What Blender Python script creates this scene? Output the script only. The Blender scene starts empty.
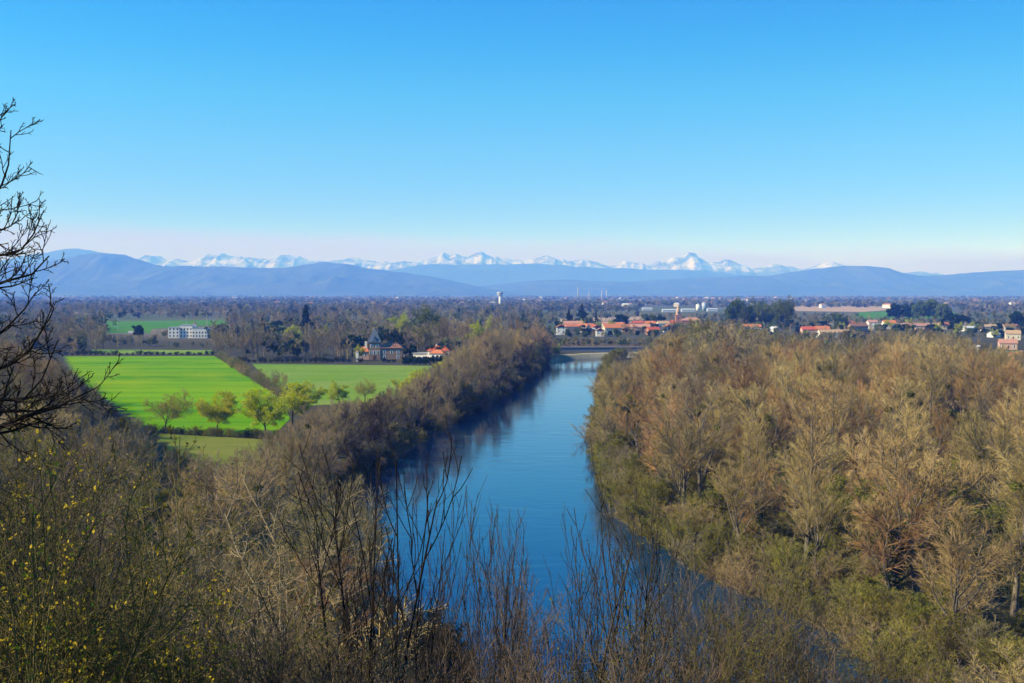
import bpy, math, random
import numpy as np
from mathutils import Vector

# ------------------------------------------------------------------ camera, sky, sun, exposure
C = bpy.context.scene
COL = C.collection
F = 1098.0
CZ = 45.0
PITCH = math.atan((341.5 - 292.0) / F)
cam_d = bpy.data.cameras.new('camera')
cam_d.sensor_width = 36.0
cam_d.lens = 36.0 * F / 1024.0
cam_d.clip_start = 0.2
cam_d.clip_end = 60000.0
cam = bpy.data.objects.new('camera', cam_d)
COL.objects.link(cam)
cam.location = (0, 0, CZ)
cam.rotation_euler = (math.pi / 2 - PITCH, 0, 0)
C.camera = cam

SUN_EL = math.radians(32.0)
SUN_AZ = math.radians(16.0)            # degrees behind the pure left of the camera
SDIR = Vector((-math.cos(SUN_AZ) * math.cos(SUN_EL), -math.sin(SUN_AZ) * math.cos(SUN_EL), math.sin(SUN_EL)))
sun_d = bpy.data.lights.new('sun', 'SUN')
sun_d.energy = 5.0
sun_d.angle = math.radians(0.5)
sun_d.color = (1.0, 0.91, 0.76)
sun = bpy.data.objects.new('sun', sun_d)
COL.objects.link(sun)
sun.rotation_euler = SDIR.to_track_quat('Z', 'Y').to_euler()
sun.location = (-60, -20, 120)

world = bpy.data.worlds.new('World')
C.world = world
world.use_nodes = True
nt = world.node_tree
nt.nodes.clear()


def N(tree, typ, **kw):
    n = tree.nodes.new(typ)
    for k, v in kw.items():
        if k.startswith('i_'):
            n.inputs[k[2:].replace('_', ' ')].default_value = v
        else:
            setattr(n, k, v)
    return n


def mth(tree, op, a, b=None, c=None, clamp=False):
    n = tree.nodes.new('ShaderNodeMath')
    n.operation = op
    n.use_clamp = clamp
    for i, v in enumerate((a, b, c)):
        if v is None:
            continue
        if isinstance(v, (int, float)):
            n.inputs[i].default_value = v
        else:
            tree.links.new(v, n.inputs[i])
    return n.outputs[0]


def mixc(tree, fac, a, b, mode='MIX'):
    n = tree.nodes.new('ShaderNodeMix')
    n.data_type = 'RGBA'
    n.blend_type = mode
    for sock, v in ((n.inputs[0], fac), (n.inputs[6], a), (n.inputs[7], b)):
        if isinstance(v, (int, float)):
            sock.default_value = v
        elif isinstance(v, tuple):
            sock.default_value = (*v, 1.0) if len(v) == 3 else v
        else:
            tree.links.new(v, sock)
    return n.outputs[2]


SKY_STR = 0.125
tc = N(nt, 'ShaderNodeTexCoord')
sep = N(nt, 'ShaderNodeSeparateXYZ')
nt.links.new(tc.outputs['Generated'], sep.inputs[0])
zc = mth(nt, 'MAXIMUM', sep.outputs[2], 0.0)
zz = mth(nt, 'MULTIPLY', zc, 3.0)
com = N(nt, 'ShaderNodeCombineXYZ')
nt.links.new(sep.outputs[0], com.inputs[0])
nt.links.new(sep.outputs[1], com.inputs[1])
nt.links.new(zz, com.inputs[2])
nrm = N(nt, 'ShaderNodeVectorMath', operation='NORMALIZE')
nt.links.new(com.outputs[0], nrm.inputs[0])
sky = N(nt, 'ShaderNodeTexSky', sky_type='NISHITA')
sky.sun_disc = False
sky.sun_elevation = SUN_EL
sky.sun_rotation = math.atan2(SDIR.x, SDIR.y)
sky.altitude = 300.0
sky.air_density = 1.0
sky.dust_density = 0.3
sky.ozone_density = 1.5
nt.links.new(nrm.outputs[0], sky.inputs[0])
skyc = mixc(nt, 1.0, sky.outputs[0], (0.62, 1.22, 1.42), 'MULTIPLY')
hs = N(nt, 'ShaderNodeHueSaturation', i_Saturation=1.12)
nt.links.new(skyc, hs.inputs['Color'])
skyc = hs.outputs[0]
rp_ = N(nt, 'ShaderNodeValToRGB')
el_ = rp_.color_ramp.elements
el_[0].position = 0.03; el_[0].color = (2.1 / 2.4, 0.77 / 2.4, 0.90 / 2.4, 1)
el_[1].position = 0.30; el_[1].color = (0.26 / 2.4, 1.02 / 2.4, 1.16 / 2.4, 1)
for p_, c_ in ((0.07, (2.15, 0.85, 0.94)), (0.129, (2.2, 1.14, 1.0)), (0.173, (1.6, 1.27, 1.08)), (0.217, (0.72, 1.19, 1.16)), (0.258, (0.32, 1.06, 1.2))):
    e_ = el_.new(p_); e_.color = (c_[0] / 2.4, c_[1] / 2.4, c_[2] / 2.4, 1)
nt.links.new(zc, rp_.inputs[0])
skyc = mixc(nt, 1.0, skyc, rp_.outputs[0], 'MULTIPLY')
skyc = mixc(nt, 1.0, skyc, (2.4, 2.4, 2.4), 'MULTIPLY')
# low pale bank of thin cloud above the mountains
cmap = N(nt, 'ShaderNodeMapping')
cmap.inputs['Scale'].default_value = (3.2, 3.2, 26.0)
nt.links.new(tc.outputs['Generated'], cmap.inputs[0])
cn = N(nt, 'ShaderNodeTexNoise', i_Scale=1.6, i_Detail=5.0, i_Roughness=0.55)
nt.links.new(cmap.outputs[0], cn.inputs['Vector'])
slope = mth(nt, 'MULTIPLY', sep.outputs[0], -0.03)
top = mth(nt, 'ADD', mth(nt, 'MULTIPLY_ADD', cn.outputs[0], 0.026, 0.039), slope)
band = mth(nt, 'DIVIDE', mth(nt, 'SUBTRACT', top, zc), 0.016, clamp=True)
band = mth(nt, 'MULTIPLY', band, mth(nt, 'MULTIPLY_ADD', cn.outputs[0], 0.5, 0.70, clamp=True))
skyc = mixc(nt, band, skyc, (2.95, 2.6, 4.6))
bg = N(nt, 'ShaderNodeBackground', i_Strength=SKY_STR)
nt.links.new(skyc, bg.inputs['Color'])
wo = N(nt, 'ShaderNodeOutputWorld')
nt.links.new(bg.outputs[0], wo.inputs['Surface'])

C.view_settings.view_transform = 'Standard'
C.view_settings.look = 'None'
C.view_settings.gamma = 1.0
C.view_settings.exposure = 0.65
C.view_settings.use_curve_mapping = False
C.render.engine = 'CYCLES'
C.cycles.use_denoising = True
C.cycles.denoiser = 'OPENIMAGEDENOISE'
C.cycles.denoising_input_passes = 'RGB_ALBEDO_NORMAL'
C.cycles.denoising_prefilter = 'ACCURATE'
C.cycles.max_bounces = 6
C.cycles.diffuse_bounces = 3
C.cycles.glossy_bounces = 3
C.cycles.volume_bounces = 2
C.cycles.transparent_max_bounces = 4
C.cycles.use_adaptive_sampling = True
C.cycles.adaptive_threshold = 0.02
C.cycles.caustics_reflective = False
C.cycles.caustics_refractive = False
C.cycles.sample_clamp_indirect = 6.0


# ------------------------------------------------------------------ geometry of the picture
def at(px, py, Y):
    """world point seen at pixel px,py and lying Y metres ahead"""
    u = (px - 512.0) / F
    v = (341.5 - py) / F
    s = Y / (math.cos(PITCH) + v * math.sin(PITCH))
    return u * s, Y, CZ + s * (v * math.cos(PITCH) - math.sin(PITCH))


def gnd(px, py, z=3.0):
    u = (px - 512.0) / F
    v = (341.5 - py) / F
    dz = v * math.cos(PITCH) - math.sin(PITCH)
    s = (z - CZ) / dz
    return u * s, s * (math.cos(PITCH) + v * math.sin(PITCH))


def pix(x, y, z):
    d = y * math.cos(PITCH) - (z - CZ) * math.sin(PITCH)
    up = y * math.sin(PITCH) + (z - CZ) * math.cos(PITCH)
    return 512 + F * x / d, 341.5 - F * up / d


# ------------------------------------------------------------------ noise
def _hash(ix, iy, seed):
    h = (ix.astype(np.int64) * 374761393 + iy.astype(np.int64) * 668265263 + seed * 974711) & 0x7fffffff
    h = ((h ^ (h >> 13)) * 1274126177) & 0x7fffffff
    h = h ^ (h >> 16)
    return (h & 0xffff) / 65535.0


def vnoise(x, y, seed=0):
    x = np.asarray(x, float); y = np.asarray(y, float)
    ix = np.floor(x); iy = np.floor(y)
    fx = x - ix; fy = y - iy
    fx = fx * fx * (3 - 2 * fx); fy = fy * fy * (3 - 2 * fy)
    a = _hash(ix, iy, seed); b = _hash(ix + 1, iy, seed)
    c = _hash(ix, iy + 1, seed); d = _hash(ix + 1, iy + 1, seed)
    return (a * (1 - fx) + b * fx) * (1 - fy) + (c * (1 - fx) + d * fx) * fy


def fbm(x, y, seed=0, oct=5, gain=0.5):
    s = 0; a = 1; t = 0
    for o in range(oct):
        s = s + a * vnoise(x * 2 ** o, y * 2 ** o, seed + o)
        t += a
        a *= gain
    return s / t


def ridged(x, y, seed=0, oct=6):
    s = 0; a = 1; t = 0
    for o in range(oct):
        n = 1 - abs(2 * vnoise(x * 2 ** o, y * 2 ** o, seed + o) - 1)
        s = s + a * n * n
        t += a
        a *= 0.55
    return s / t


def sstep(a, b, x):
    t = np.clip((x - a) / (b - a), 0, 1)
    return t * t * (3 - 2 * t)


# ------------------------------------------------------------------ terrain functions
RIV = np.array([(420, 740, 21), (260, 742, 21), (150, 745, 21), (92, 738, 21), (55, 716, 20), (40, 680, 20), (34, 620, 19), (28, 561, 18.5),
                (15.5, 457, 21.5), (7.2, 386, 24.2), (-.5, 334, 26), (-5, 278, 28), (-7.2, 238, 29.3), (-5, 199, 29), (3, 168, 28),
                (15, 140, 26), (23, 117, 24), (40, 92, 23), (80, 72, 20), (160, 58, 18), (280, 46, 18)], float)


def catmull(P, step):
    out = []
    n = len(P)
    for i in range(n - 1):
        p0 = P[max(i - 1, 0)]; p1 = P[i]; p2 = P[i + 1]; p3 = P[min(i + 2, n - 1)]
        m = max(2, int(np.linalg.norm((p2 - p1)[:2]) / step))
        for k in range(m):
            t = k / m
            out.append(0.5 * ((2 * p1) + (-p0 + p2) * t + (2 * p0 - 5 * p1 + 4 * p2 - p3) * t * t + (-p0 + 3 * p1 - 3 * p2 + p3) * t ** 3))
    out.append(P[-1])
    return np.array(out)


RS = catmull(RIV, 4.0)


def river_d(x, y):
    x = np.atleast_1d(np.asarray(x, float)); y = np.atleast_1d(np.asarray(y, float))
    out = np.full(x.shape, 1e6)
    for i in range(0, x.size, 20000):
        xs = x[i:i + 20000]; ys = y[i:i + 20000]
        m = (np.abs(xs) < 700) & (ys < 1100)
        if m.any():
            d = np.sqrt((xs[m][:, None] - RS[None, :, 0]) ** 2 + (ys[m][:, None] - RS[None, :, 1]) ** 2) - RS[None, :, 2]
            o = out[i:i + 20000]
            o[m] = d.min(1)
    return out


FOOT = [(500, 0), (300, 18), (160, 34), (90, 44), (50, 56), (12, 76), (-7, 98), (-21, 122), (-42, 155), (-78, 255), (-119, 345), (-200, 500), (-288, 700), (-400, 950), (-900, 1900)]


def foot_d(x, y):
    x = np.atleast_1d(np.asarray(x, float)); y = np.atleast_1d(np.asarray(y, float))
    best = np.full(x.shape, 1e9); sgn = np.ones(x.shape)
    for (ax, ay), (bx, by) in zip(FOOT[:-1], FOOT[1:]):
        dx, dy = bx - ax, by - ay
        L2 = dx * dx + dy * dy
        t = np.clip(((x - ax) * dx + (y - ay) * dy) / L2, 0, 1)
        d = np.hypot(x - ax - t * dx, y - ay - t * dy)
        cr = dx * (y - ay) - dy * (x - ax)
        m = d < best - 1e-9
        best = np.where(m, d, best)
        sgn = np.where(m, np.where(cr > 0, 1.0, -1.0), sgn)
    return best * sgn            # positive on the hill side


_s = foot_d(0, 0)[0]
FS = 1.0 if _s > 0 else -1.0


def ground(x, y):
    x = np.atleast_1d(np.asarray(x, float)); y = np.atleast_1d(np.asarray(y, float))
    fd = foot_d(x, y) * FS
    b = sstep(100, 330, y)
    k = 0.66 * (1 - b) + 0.30 * b
    cap = 40.3 * (1 - sstep(60, 400, y)) + 20.0 * sstep(60, 400, y)
    a = np.maximum(fd, 0) * k
    h = np.clip(0.5 + 0.5 * (cap - a) / 4.0, 0, 1)
    hill = cap * (1 - h) + a * h - 4.0 * h * (1 - h)
    hill = np.maximum(hill, 0) + (fbm(x / 11.0, y / 11.0, 3, 3) - 0.5) * 1.6 * sstep(3, 20, fd) * sstep(3, 9, np.hypot(x, y))
    kk = 0.62 - 0.17 * sstep(-8, -50, x)
    hill = np.minimum(hill, np.maximum(40.3 - kk * np.maximum(0, y - 2.0), 1.6 * sstep(0, 30, fd) + 9.0 * sstep(60, 260, y) * sstep(0, 40, fd) + 30 * sstep(200, 420, y)))
    hill = hill * (1 - sstep(700, 1100, y))
    z = 3.0 + hill
    rd = river_d(x, y)
    w = sstep(6.0, -3.0, rd)
    z = z * (1 - w) + (-2.6) * w
    return z


def gz(x, y):
    return float(ground(x, y)[0])


# ------------------------------------------------------------------ materials
MATS = {}


def mat(name, col, rough=0.85, var=0.0, nscale=0.0, namt=0.0, col2=None, hue=0.0, spec=0.04, tint=False):
    if name in MATS:
        return MATS[name]
    m = bpy.data.materials.new(name)
    m.use_nodes = True
    t = m.node_tree
    b = t.nodes['Principled BSDF']
    b.inputs['Roughness'].default_value = rough
    b.inputs['Specular IOR Level'].default_value = spec
    c = None
    if col2 is not None:
        g = N(t, 'ShaderNodeNewGeometry')
        no = N(t, 'ShaderNodeTexNoise', i_Scale=nscale, i_Detail=4.0, i_Roughness=0.6)
        t.links.new(g.outputs['Position'], no.inputs['Vector'])
        r = mth(t, 'MULTIPLY_ADD', no.outputs[0], 2.4, -0.7, clamp=True)
        c = mixc(t, r, col, col2)
    if var > 0 or hue > 0 or tint:
        if tint:
            oi = N(t, 'ShaderNodeAttribute', attribute_name='tint')
            rnd = oi.outputs['Fac']
        else:
            oi = N(t, 'ShaderNodeObjectInfo')
            rnd = oi.outputs['Random']
        h = N(t, 'ShaderNodeHueSaturation')
        r2 = mth(t, 'FRACT', mth(t, 'MULTIPLY', rnd, 17.31))
        t.links.new(mth(t, 'MULTIPLY_ADD', rnd, 2 * hue, 0.5 - hue), h.inputs['Hue'])
        t.links.new(mth(t, 'MULTIPLY_ADD', r2, 2 * var, 1 - var), h.inputs['Value'])
        if c is None:
            h.inputs['Color'].default_value = (*col, 1)
        else:
            t.links.new(c, h.inputs['Color'])
        c = h.outputs[0]
    if c is None:
        b.inputs['Base Color'].default_value = (*col, 1)
    else:
        t.links.new(c, b.inputs['Base Color'])
    MATS[name] = m
    return m


# ------------------------------------------------------------------ mesh building
class Acc:
    def __init__(self):
        self.v = []; self.q = []; self.t = []; self.n = 0; self.tint = []

    def add(self, v, q=None, t=None, tint=0.5):
        v = np.asarray(v, np.float32).reshape(-1, 3)
        self.v.append(v)
        if q is not None and len(q):
            self.q.append(np.asarray(q, np.int64).reshape(-1, 4) + self.n)
        if t is not None and len(t):
            self.t.append(np.asarray(t, np.int64).reshape(-1, 3) + self.n)
        self.tint.append(np.full(len(v), tint, np.float32) if np.isscalar(tint) else np.asarray(tint, np.float32))
        self.n += len(v)

    def arrays(self):
        v = np.concatenate(self.v) if self.v else np.zeros((0, 3), np.float32)
        q = np.concatenate(self.q) if self.q else np.zeros((0, 4), np.int64)
        t = np.concatenate(self.t) if self.t else np.zeros((0, 3), np.int64)
        return v, q, t


def to_mesh(name, acc, material, smooth=False, tint=False):
    v, q, t = acc.arrays() if isinstance(acc, Acc) else acc
    me = bpy.data.meshes.new(name)
    me.vertices.add(len(v))
    me.vertices.foreach_set('co', np.ascontiguousarray(v, np.float32).ravel())
    nl = len(q) * 4 + len(t) * 3
    me.loops.add(nl)
    me.loops.foreach_set('vertex_index', np.concatenate([q.ravel(), t.ravel()]).astype(np.int32))
    me.polygons.add(len(q) + len(t))
    ls = np.concatenate([np.arange(len(q)) * 4, len(q) * 4 + np.arange(len(t)) * 3]).astype(np.int32)
    me.polygons.foreach_set('loop_start', ls)
    me.polygons.foreach_set('use_smooth', np.full(len(q) + len(t), bool(smooth)))
    me.update(calc_edges=True)
    if tint:
        a = me.attributes.new('tint', 'FLOAT', 'POINT')
        a.data.foreach_set('value', np.concatenate(acc.tint))
    me.materials.append(material)
    return me


def link(name, me, parent=None, loc=None, rz=0.0, scale=None):
    o = bpy.data.objects.new(name, me)
    COL.objects.link(o)
    if parent is not None:
        o.parent = parent
    if loc is not None:
        o.location = loc
    if rz:
        o.rotation_euler = (0, 0, rz)
    if scale is not None:
        o.scale = scale if hasattr(scale, '__len__') else (scale, scale, scale)
    return o


def tag(o, label=None, cat=None, group=None, kind=None):
    if label: o['label'] = label
    if cat: o['category'] = cat
    if group: o['group'] = group
    if kind: o['kind'] = kind
    return o


def thing(name, label, cat, loc=(0, 0, 0), rz=0.0, group=None, scale=None):
    return tag(link(name, None, None, loc, rz, scale), label, cat, group)


def nz(a):
    return a / np.maximum(np.linalg.norm(a, axis=-1, keepdims=True), 1e-9)


def tubes(P, R, S):
    B, K, _ = P.shape
    T = np.empty_like(P)
    T[:, 1:-1] = P[:, 2:] - P[:, :-2]
    T[:, 0] = P[:, 1] - P[:, 0]
    T[:, -1] = P[:, -1] - P[:, -2]
    T = nz(T)
    ref = np.where(np.abs(T[:, :1, 2:3]) > 0.8, np.array([1.0, 0.13, 0.0]), np.array([0.1, 0.05, 1.0]))
    U = nz(np.cross(T, np.broadcast_to(ref, T.shape)))
    V = np.cross(T, U)
    a = np.arange(S) * 2 * math.pi / S
    ring = P[:, :, None] + R[:, :, None, None] * (U[:, :, None] * np.cos(a)[None, None, :, None] + V[:, :, None] * np.sin(a)[None, None, :, None])
    idx = np.arange(B * K * S).reshape(B, K, S)
    nx = np.roll(idx, -1, axis=2)
    q = np.stack([idx[:, :-1], nx[:, :-1], nx[:, 1:], idx[:, 1:]], -1).reshape(-1, 4)
    return ring.reshape(-1, 3), q


def plen(P):
    return np.linalg.norm(P[:, 1:] - P[:, :-1], axis=-1).sum(1)


def branch(rng, P, R, n, t0, t1, ang, L, trop, wig, K, rf, rtip, lshape=None, angj=0.25, taper=0.25):
    """n children on every branch of P"""
    B, KK, _ = P.shape
    M = B * n
    pi = np.repeat(np.arange(B), n)
    t = t0 + (t1 - t0) * ((np.tile(np.arange(n), B) + rng.random(M)) / n)
    f = np.clip(t * (KK - 1), 0, KK - 1.001)
    i = f.astype(int)
    a = (f - i)[:, None]
    pos = P[pi, i] * (1 - a) + P[pi, i + 1] * a
    rad = R[pi, i] * (1 - a[:, 0]) + R[pi, i + 1] * a[:, 0]
    tan = nz(P[pi, i + 1] - P[pi, i])
    ref = np.where(np.abs(tan[:, 2:3]) > 0.9, np.array([1.0, 0, 0]), np.array([0, 0, 1.0]))
    u = nz(np.cross(tan, ref)); v = np.cross(tan, u)
    az = (np.arange(M) * 2.39996 + rng.random(M) * 1.2)[:, None]
    an = (ang * (1 + angj * rng.standard_normal(M)))[:, None]
    d = tan * np.cos(an) + (u * np.cos(az) + v * np.sin(az)) * np.sin(an)
    if lshape is None:
        ln = plen(P)[pi] * L * (1 - 0.5 * t) * rng.uniform(0.65, 1.25, M)
    else:
        ln = L * lshape(t) * rng.uniform(0.75, 1.2, M)
    pts = np.empty((M, K, 3)); pts[:, 0] = pos
    st = (ln / (K - 1))[:, None]
    for k in range(1, K):
        d = nz(d + np.array([0, 0, trop]) + rng.standard_normal((M, 3)) * wig)
        pts[:, k] = pts[:, k - 1] + d * st
    r0 = np.maximum(rad * rf * rng.uniform(0.75, 1.05, M), rtip * 1.3)
    rr = r0[:, None] * np.linspace(1, taper, K)[None]
    return pts, np.maximum(rr, rtip)


def leaves(rng, P, n, size, spread=0.0, droop=0.0):
    """n small leaf faces scattered along the branches P"""
    B, K, _ = P.shape
    pi = rng.integers(0, B, n)
    f = rng.random(n) ** 0.7 * (K - 1.001)
    i = f.astype(int); a = (f - i)[:, None]
    c = P[pi, i] * (1 - a) + P[pi, i + 1] * a + rng.standard_normal((n, 3)) * spread
    u = nz(rng.standard_normal((n, 3))); w = nz(np.cross(u, rng.standard_normal((n, 3))))
    s = (size * rng.uniform(0.5, 1.3, n))[:, None]
    v = np.stack([c - u * s * .5, c + w * s * .35, c + u * s * .5, c - w * s * .35], 1).reshape(-1, 3)
    q = np.arange(n * 4).reshape(-1, 4)
    return v, q


def puffs(rng, cen, rad, n, size):
    """leaf-clump triangles through a set of ellipsoid clumps"""
    cen = np.asarray(cen, float); rad = np.asarray(rad, float)
    w = (rad[:, 0] * rad[:, 1] * rad[:, 2]) ** (2 / 3.)
    k = rng.choice(len(cen), n, p=w / w.sum())
    d = nz(rng.standard_normal((n, 3))) * (rng.random(n) ** 0.33)[:, None]
    c = cen[k] + d * rad[k]
    s = (size * rng.uniform(0.5, 1.4, n))[:, None, None]
    v = c[:, None] + rng.standard_normal((n, 3, 3)) * s * 0.6
    return v.reshape(-1, 3), np.arange(n * 3).reshape(-1, 3)


def stem_line(rng, H, r0, K=8, lean=0.06, wig=0.05, rtop=0.04, base=(0, 0, 0)):
    d = nz(np.array([rng.normal(0, lean), rng.normal(0, lean), 1.0]))
    p = np.empty((1, K, 3)); p[0, 0] = base
    for k in range(1, K):
        d = nz(d + np.array([rng.normal(0, wig), rng.normal(0, wig), 0.06]))
        p[0, k] = p[0, k - 1] + d * H / (K - 1)
    t = np.linspace(0, 1, K)
    r = (r0 * (1 - t) ** 0.8 + rtop)[None]
    r[0, 0] *= 1.35
    return p, r


# ------------------------------------------------------------------ tree prototypes
BARK = mat('bark_pale', (0.20, 0.165, 0.125), 0.9, var=0.25, nscale=1.6, col2=(0.10, 0.08, 0.058))
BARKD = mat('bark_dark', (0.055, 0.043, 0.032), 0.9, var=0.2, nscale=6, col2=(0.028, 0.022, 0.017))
TW = {
    'tan': mat('twigs_tan', (0.35, 0.252, 0.100), 0.8, var=0.34, hue=0.012),
    'rust': mat('twigs_rust', (0.31, 0.182, 0.075), 0.8, var=0.3, hue=0.01),
    'grey': mat('twigs_grey', (0.265, 0.20, 0.105), 0.8, var=0.25, hue=0.012),
    'olive': mat('twigs_olive', (0.24, 0.205, 0.045), 0.8, var=0.22, hue=0.015),
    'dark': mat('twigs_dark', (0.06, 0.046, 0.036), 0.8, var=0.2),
    'black': mat('twigs_blackish', (0.022, 0.017, 0.014), 0.8, var=0.15),
}
def leafmat(*a, **k):
    m = mat(*a, **k)
    t = m.node_tree; b = t.nodes['Principled BSDF']; out = t.nodes['Material Output']
    tr = N(t, 'ShaderNodeBsdfTranslucent')
    src = b.inputs['Base Color'].links[0].from_socket
    t.links.new(src, tr.inputs['Color'])
    mx = N(t, 'ShaderNodeMixShader'); mx.inputs[0].default_value = 0.4
    t.links.new(b.outputs[0], mx.inputs[1]); t.links.new(tr.outputs[0], mx.inputs[2])
    t.links.new(mx.outputs[0], out.inputs['Surface'])
    return m


LEAF_O = leafmat('leaf_olive', (0.17, 0.165, 0.03), 0.7, var=0.25, hue=0.02)
LEAF_Y = leafmat('leaf_yellow_green', (0.46, 0.47, 0.022), 0.7, var=0.12, hue=0.012)
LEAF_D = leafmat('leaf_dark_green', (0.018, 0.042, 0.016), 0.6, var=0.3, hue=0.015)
LEAF_G = leafmat('leaf_mid_green', (0.11, 0.15, 0.034), 0.7, var=0.25, hue=0.02)
CATKIN = leafmat('catkin_yellow', (0.55, 0.38, 0.03), 0.7, var=0.15)


def proto_tall(seed, H=26.0, dens=1.0):
    rng = np.random.default_rng(seed)
    p0, r0 = stem_line(rng, H * 0.93, H * 0.0125, 9, 0.04, 0.05)
    sh = lambda t: 0.55 + 0.75 * np.sin(np.pi * np.clip((t - 0.15) / 0.95, 0, 1)) - 0.35 * t
    p1, r1 = branch(rng, p0, r0, 26, 0.2, 0.99, 0.72, H * 0.23, 0.16, 0.10, 6, 0.5, 0.045, sh)
    p2, r2 = branch(rng, p1, r1, 10, 0.15, 1.0, 0.62, 0.5, 0.10, 0.12, 4, 0.6, 0.026)
    p3, r3 = branch(rng, p2, r2, int(12 * dens), 0.1, 1.0, 0.55, 0.62, 0.08, 0.14, 3, 0.7, 0.015)
    return (p0, r0), (p1, r1), (p2, r2), (p3, r3)


def proto_round(seed, H=20.0, dens=1.0, fork=True):
    rng = np.random.default_rng(seed)
    p0, r0 = stem_line(rng, H * 0.75, H * 0.016, 8, 0.08, 0.08)
    sh = lambda t: 1.05 - 0.5 * t
    p1, r1 = branch(rng, p0, r0, 15, 0.16, 0.98, 0.9, H * 0.45, 0.12, 0.12, 6, 0.55, 0.05, sh)
    p2, r2 = branch(rng, p1, r1, 13, 0.15, 1.0, 0.75, 0.45, 0.06, 0.14, 4, 0.6, 0.026)
    p3, r3 = branch(rng, p2, r2, int(17 * dens), 0.08, 1.0, 0.65, 0.6, 0.05, 0.16, 3, 0.7, 0.015)
    return (p0, r0), (p1, r1), (p2, r2), (p3, r3)


def proto_dome(seed, H=20.0):
    rng = np.random.default_rng(seed)
    p0, r0 = stem_line(rng, H * 0.62, H * 0.017, 8, 0.10, 0.08)
    p1, r1 = branch(rng, p0, r0, 11, 0.32, 1.0, 0.72, H * 0.52, 0.10, 0.11, 7, 0.6, 0.06, lambda t: 1.0 - 0.25 * t)
    p2, r2 = branch(rng, p1, r1, 15, 0.38, 1.0, 0.62, 0.42, 0.07, 0.13, 4, 0.6, 0.028)
    p3, r3 = branch(rng, p2, r2, 18, 0.25, 1.0, 0.6, 0.55, 0.05, 0.14, 3, 0.7, 0.016)
    return (p0, r0), (p1, r1), (p2, r2), (p3, r3)


def proto_spring(seed, H=11.0):
    rng = np.random.default_rng(seed)
    p0, r0 = stem_line(rng, H * 0.42, H * 0.02, 6, 0.12, 0.06)
    p1, r1 = branch(rng, p0, r0, 9, 0.55, 1.0, 0.75, H * 0.52, 0.10, 0.14, 6, 0.6, 0.05, lambda t: 0.8 + 0.35 * t)
    p2, r2 = branch(rng, p1, r1, 11, 0.2, 1.0, 0.8, 0.5, 0.05, 0.15, 4, 0.6, 0.025)
    p3, r3 = branch(rng, p2, r2, 6, 0.1, 1.0, 0.7, 0.6, 0.03, 0.16, 3, 0.7, 0.011)
    return (p0, r0), (p1, r1), (p2, r2), (p3, r3)


def proto_bush(seed, H=6.0, stems=9, spread=0.35, n1=8, n2=9, n3=5, rt=0.011):
    rng = np.random.default_rng(seed)
    ps, rs = [], []
    for s in range(stems):
        a = rng.random() * 6.283; r = rng.random() * H * 0.08
        h = H * rng.uniform(0.65, 1.0)
        p, r0 = stem_line(rng, h, H * 0.008, 6, spread, 0.07, 0.018, (math.cos(a) * r, math.sin(a) * r, -0.2))
        ps.append(p); rs.append(r0)
    p0 = np.concatenate(ps); r0 = np.concatenate(rs)
    p1, r1 = branch(rng, p0, r0, n1, 0.12, 1.0, 0.6, 0.5, 0.1, 0.12, 4, 0.6, rt * 1.8)
    p2, r2 = branch(rng, p1, r1, n2, 0.1, 1.0, 0.6, 0.55, 0.08, 0.14, 3, 0.7, rt)
    if n3:
        p3, r3 = branch(rng, p2, r2, n3, 0.1, 1.0, 0.6, 0.6, 0.05, 0.15, 3, 0.8, rt * 0.8)
        return (p0, r0), (p1, r1), (p2, r2), (p3, r3)
    return (p0, r0), (p1, r1), (p2, r2)


class Proto:
    def __init__(self, H, parts):
        self.H = H
        self.parts = parts            # [(part name, mesh)]


def make_proto(levels, H, crown_mat, bark=BARK, wood=2, leaf=None, extra=None):
    ta = Acc()
    for k, (p, r) in enumerate(levels[:wood]):
        ta.add(*tubes(p, r, (8, 5, 4)[min(k, 2)]))
    ca = Acc()
    for k, (p, r) in enumerate(levels[wood:]):
        ca.add(*tubes(p, r, 4 if k == 0 and len(levels) - wood > 1 else 3))
    parts = [('trunk', to_mesh('trunk', ta, bark, True)), ('crown', to_mesh('crown', ca, crown_mat))]
    if leaf:
        lm, n, size, spr, seed = leaf
        la = Acc()
        v, q = leaves(np.random.default_rng(seed), levels[-1][0], n, size, spr)
        la.add(v, q)
        parts.append(('foliage', to_mesh('foliage', la, lm)))
    if extra:
        parts += extra
    return Proto(H, parts)


PROTO = {}


def ivy(levels, seed, top):
    rng = np.random.default_rng(seed)
    p0, r0 = levels[0]
    a = Acc()
    pk = p0[:, :int(2 + top * p0.shape[1])]
    v, q = leaves(rng, pk, 1500, 0.4, 0.55)
    a.add(v, q)
    return [('ivy', to_mesh('ivy', a, LEAF_D))]


def balls(levels, seed, k):
    rng = np.random.default_rng(seed)
    p1 = levels[1][0]
    out = []
    for i in range(k):
        b = rng.integers(0, len(p1))
        a = Acc()
        c = p1[b, 3]
        v, t = puffs(rng, [c], [(0.5, 0.5, 0.45)], 260, 0.3)
        a.add(v, None, t)
        out.append(('foliage_clump', to_mesh('foliage_clump', a, LEAF_O)))
    return out


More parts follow.
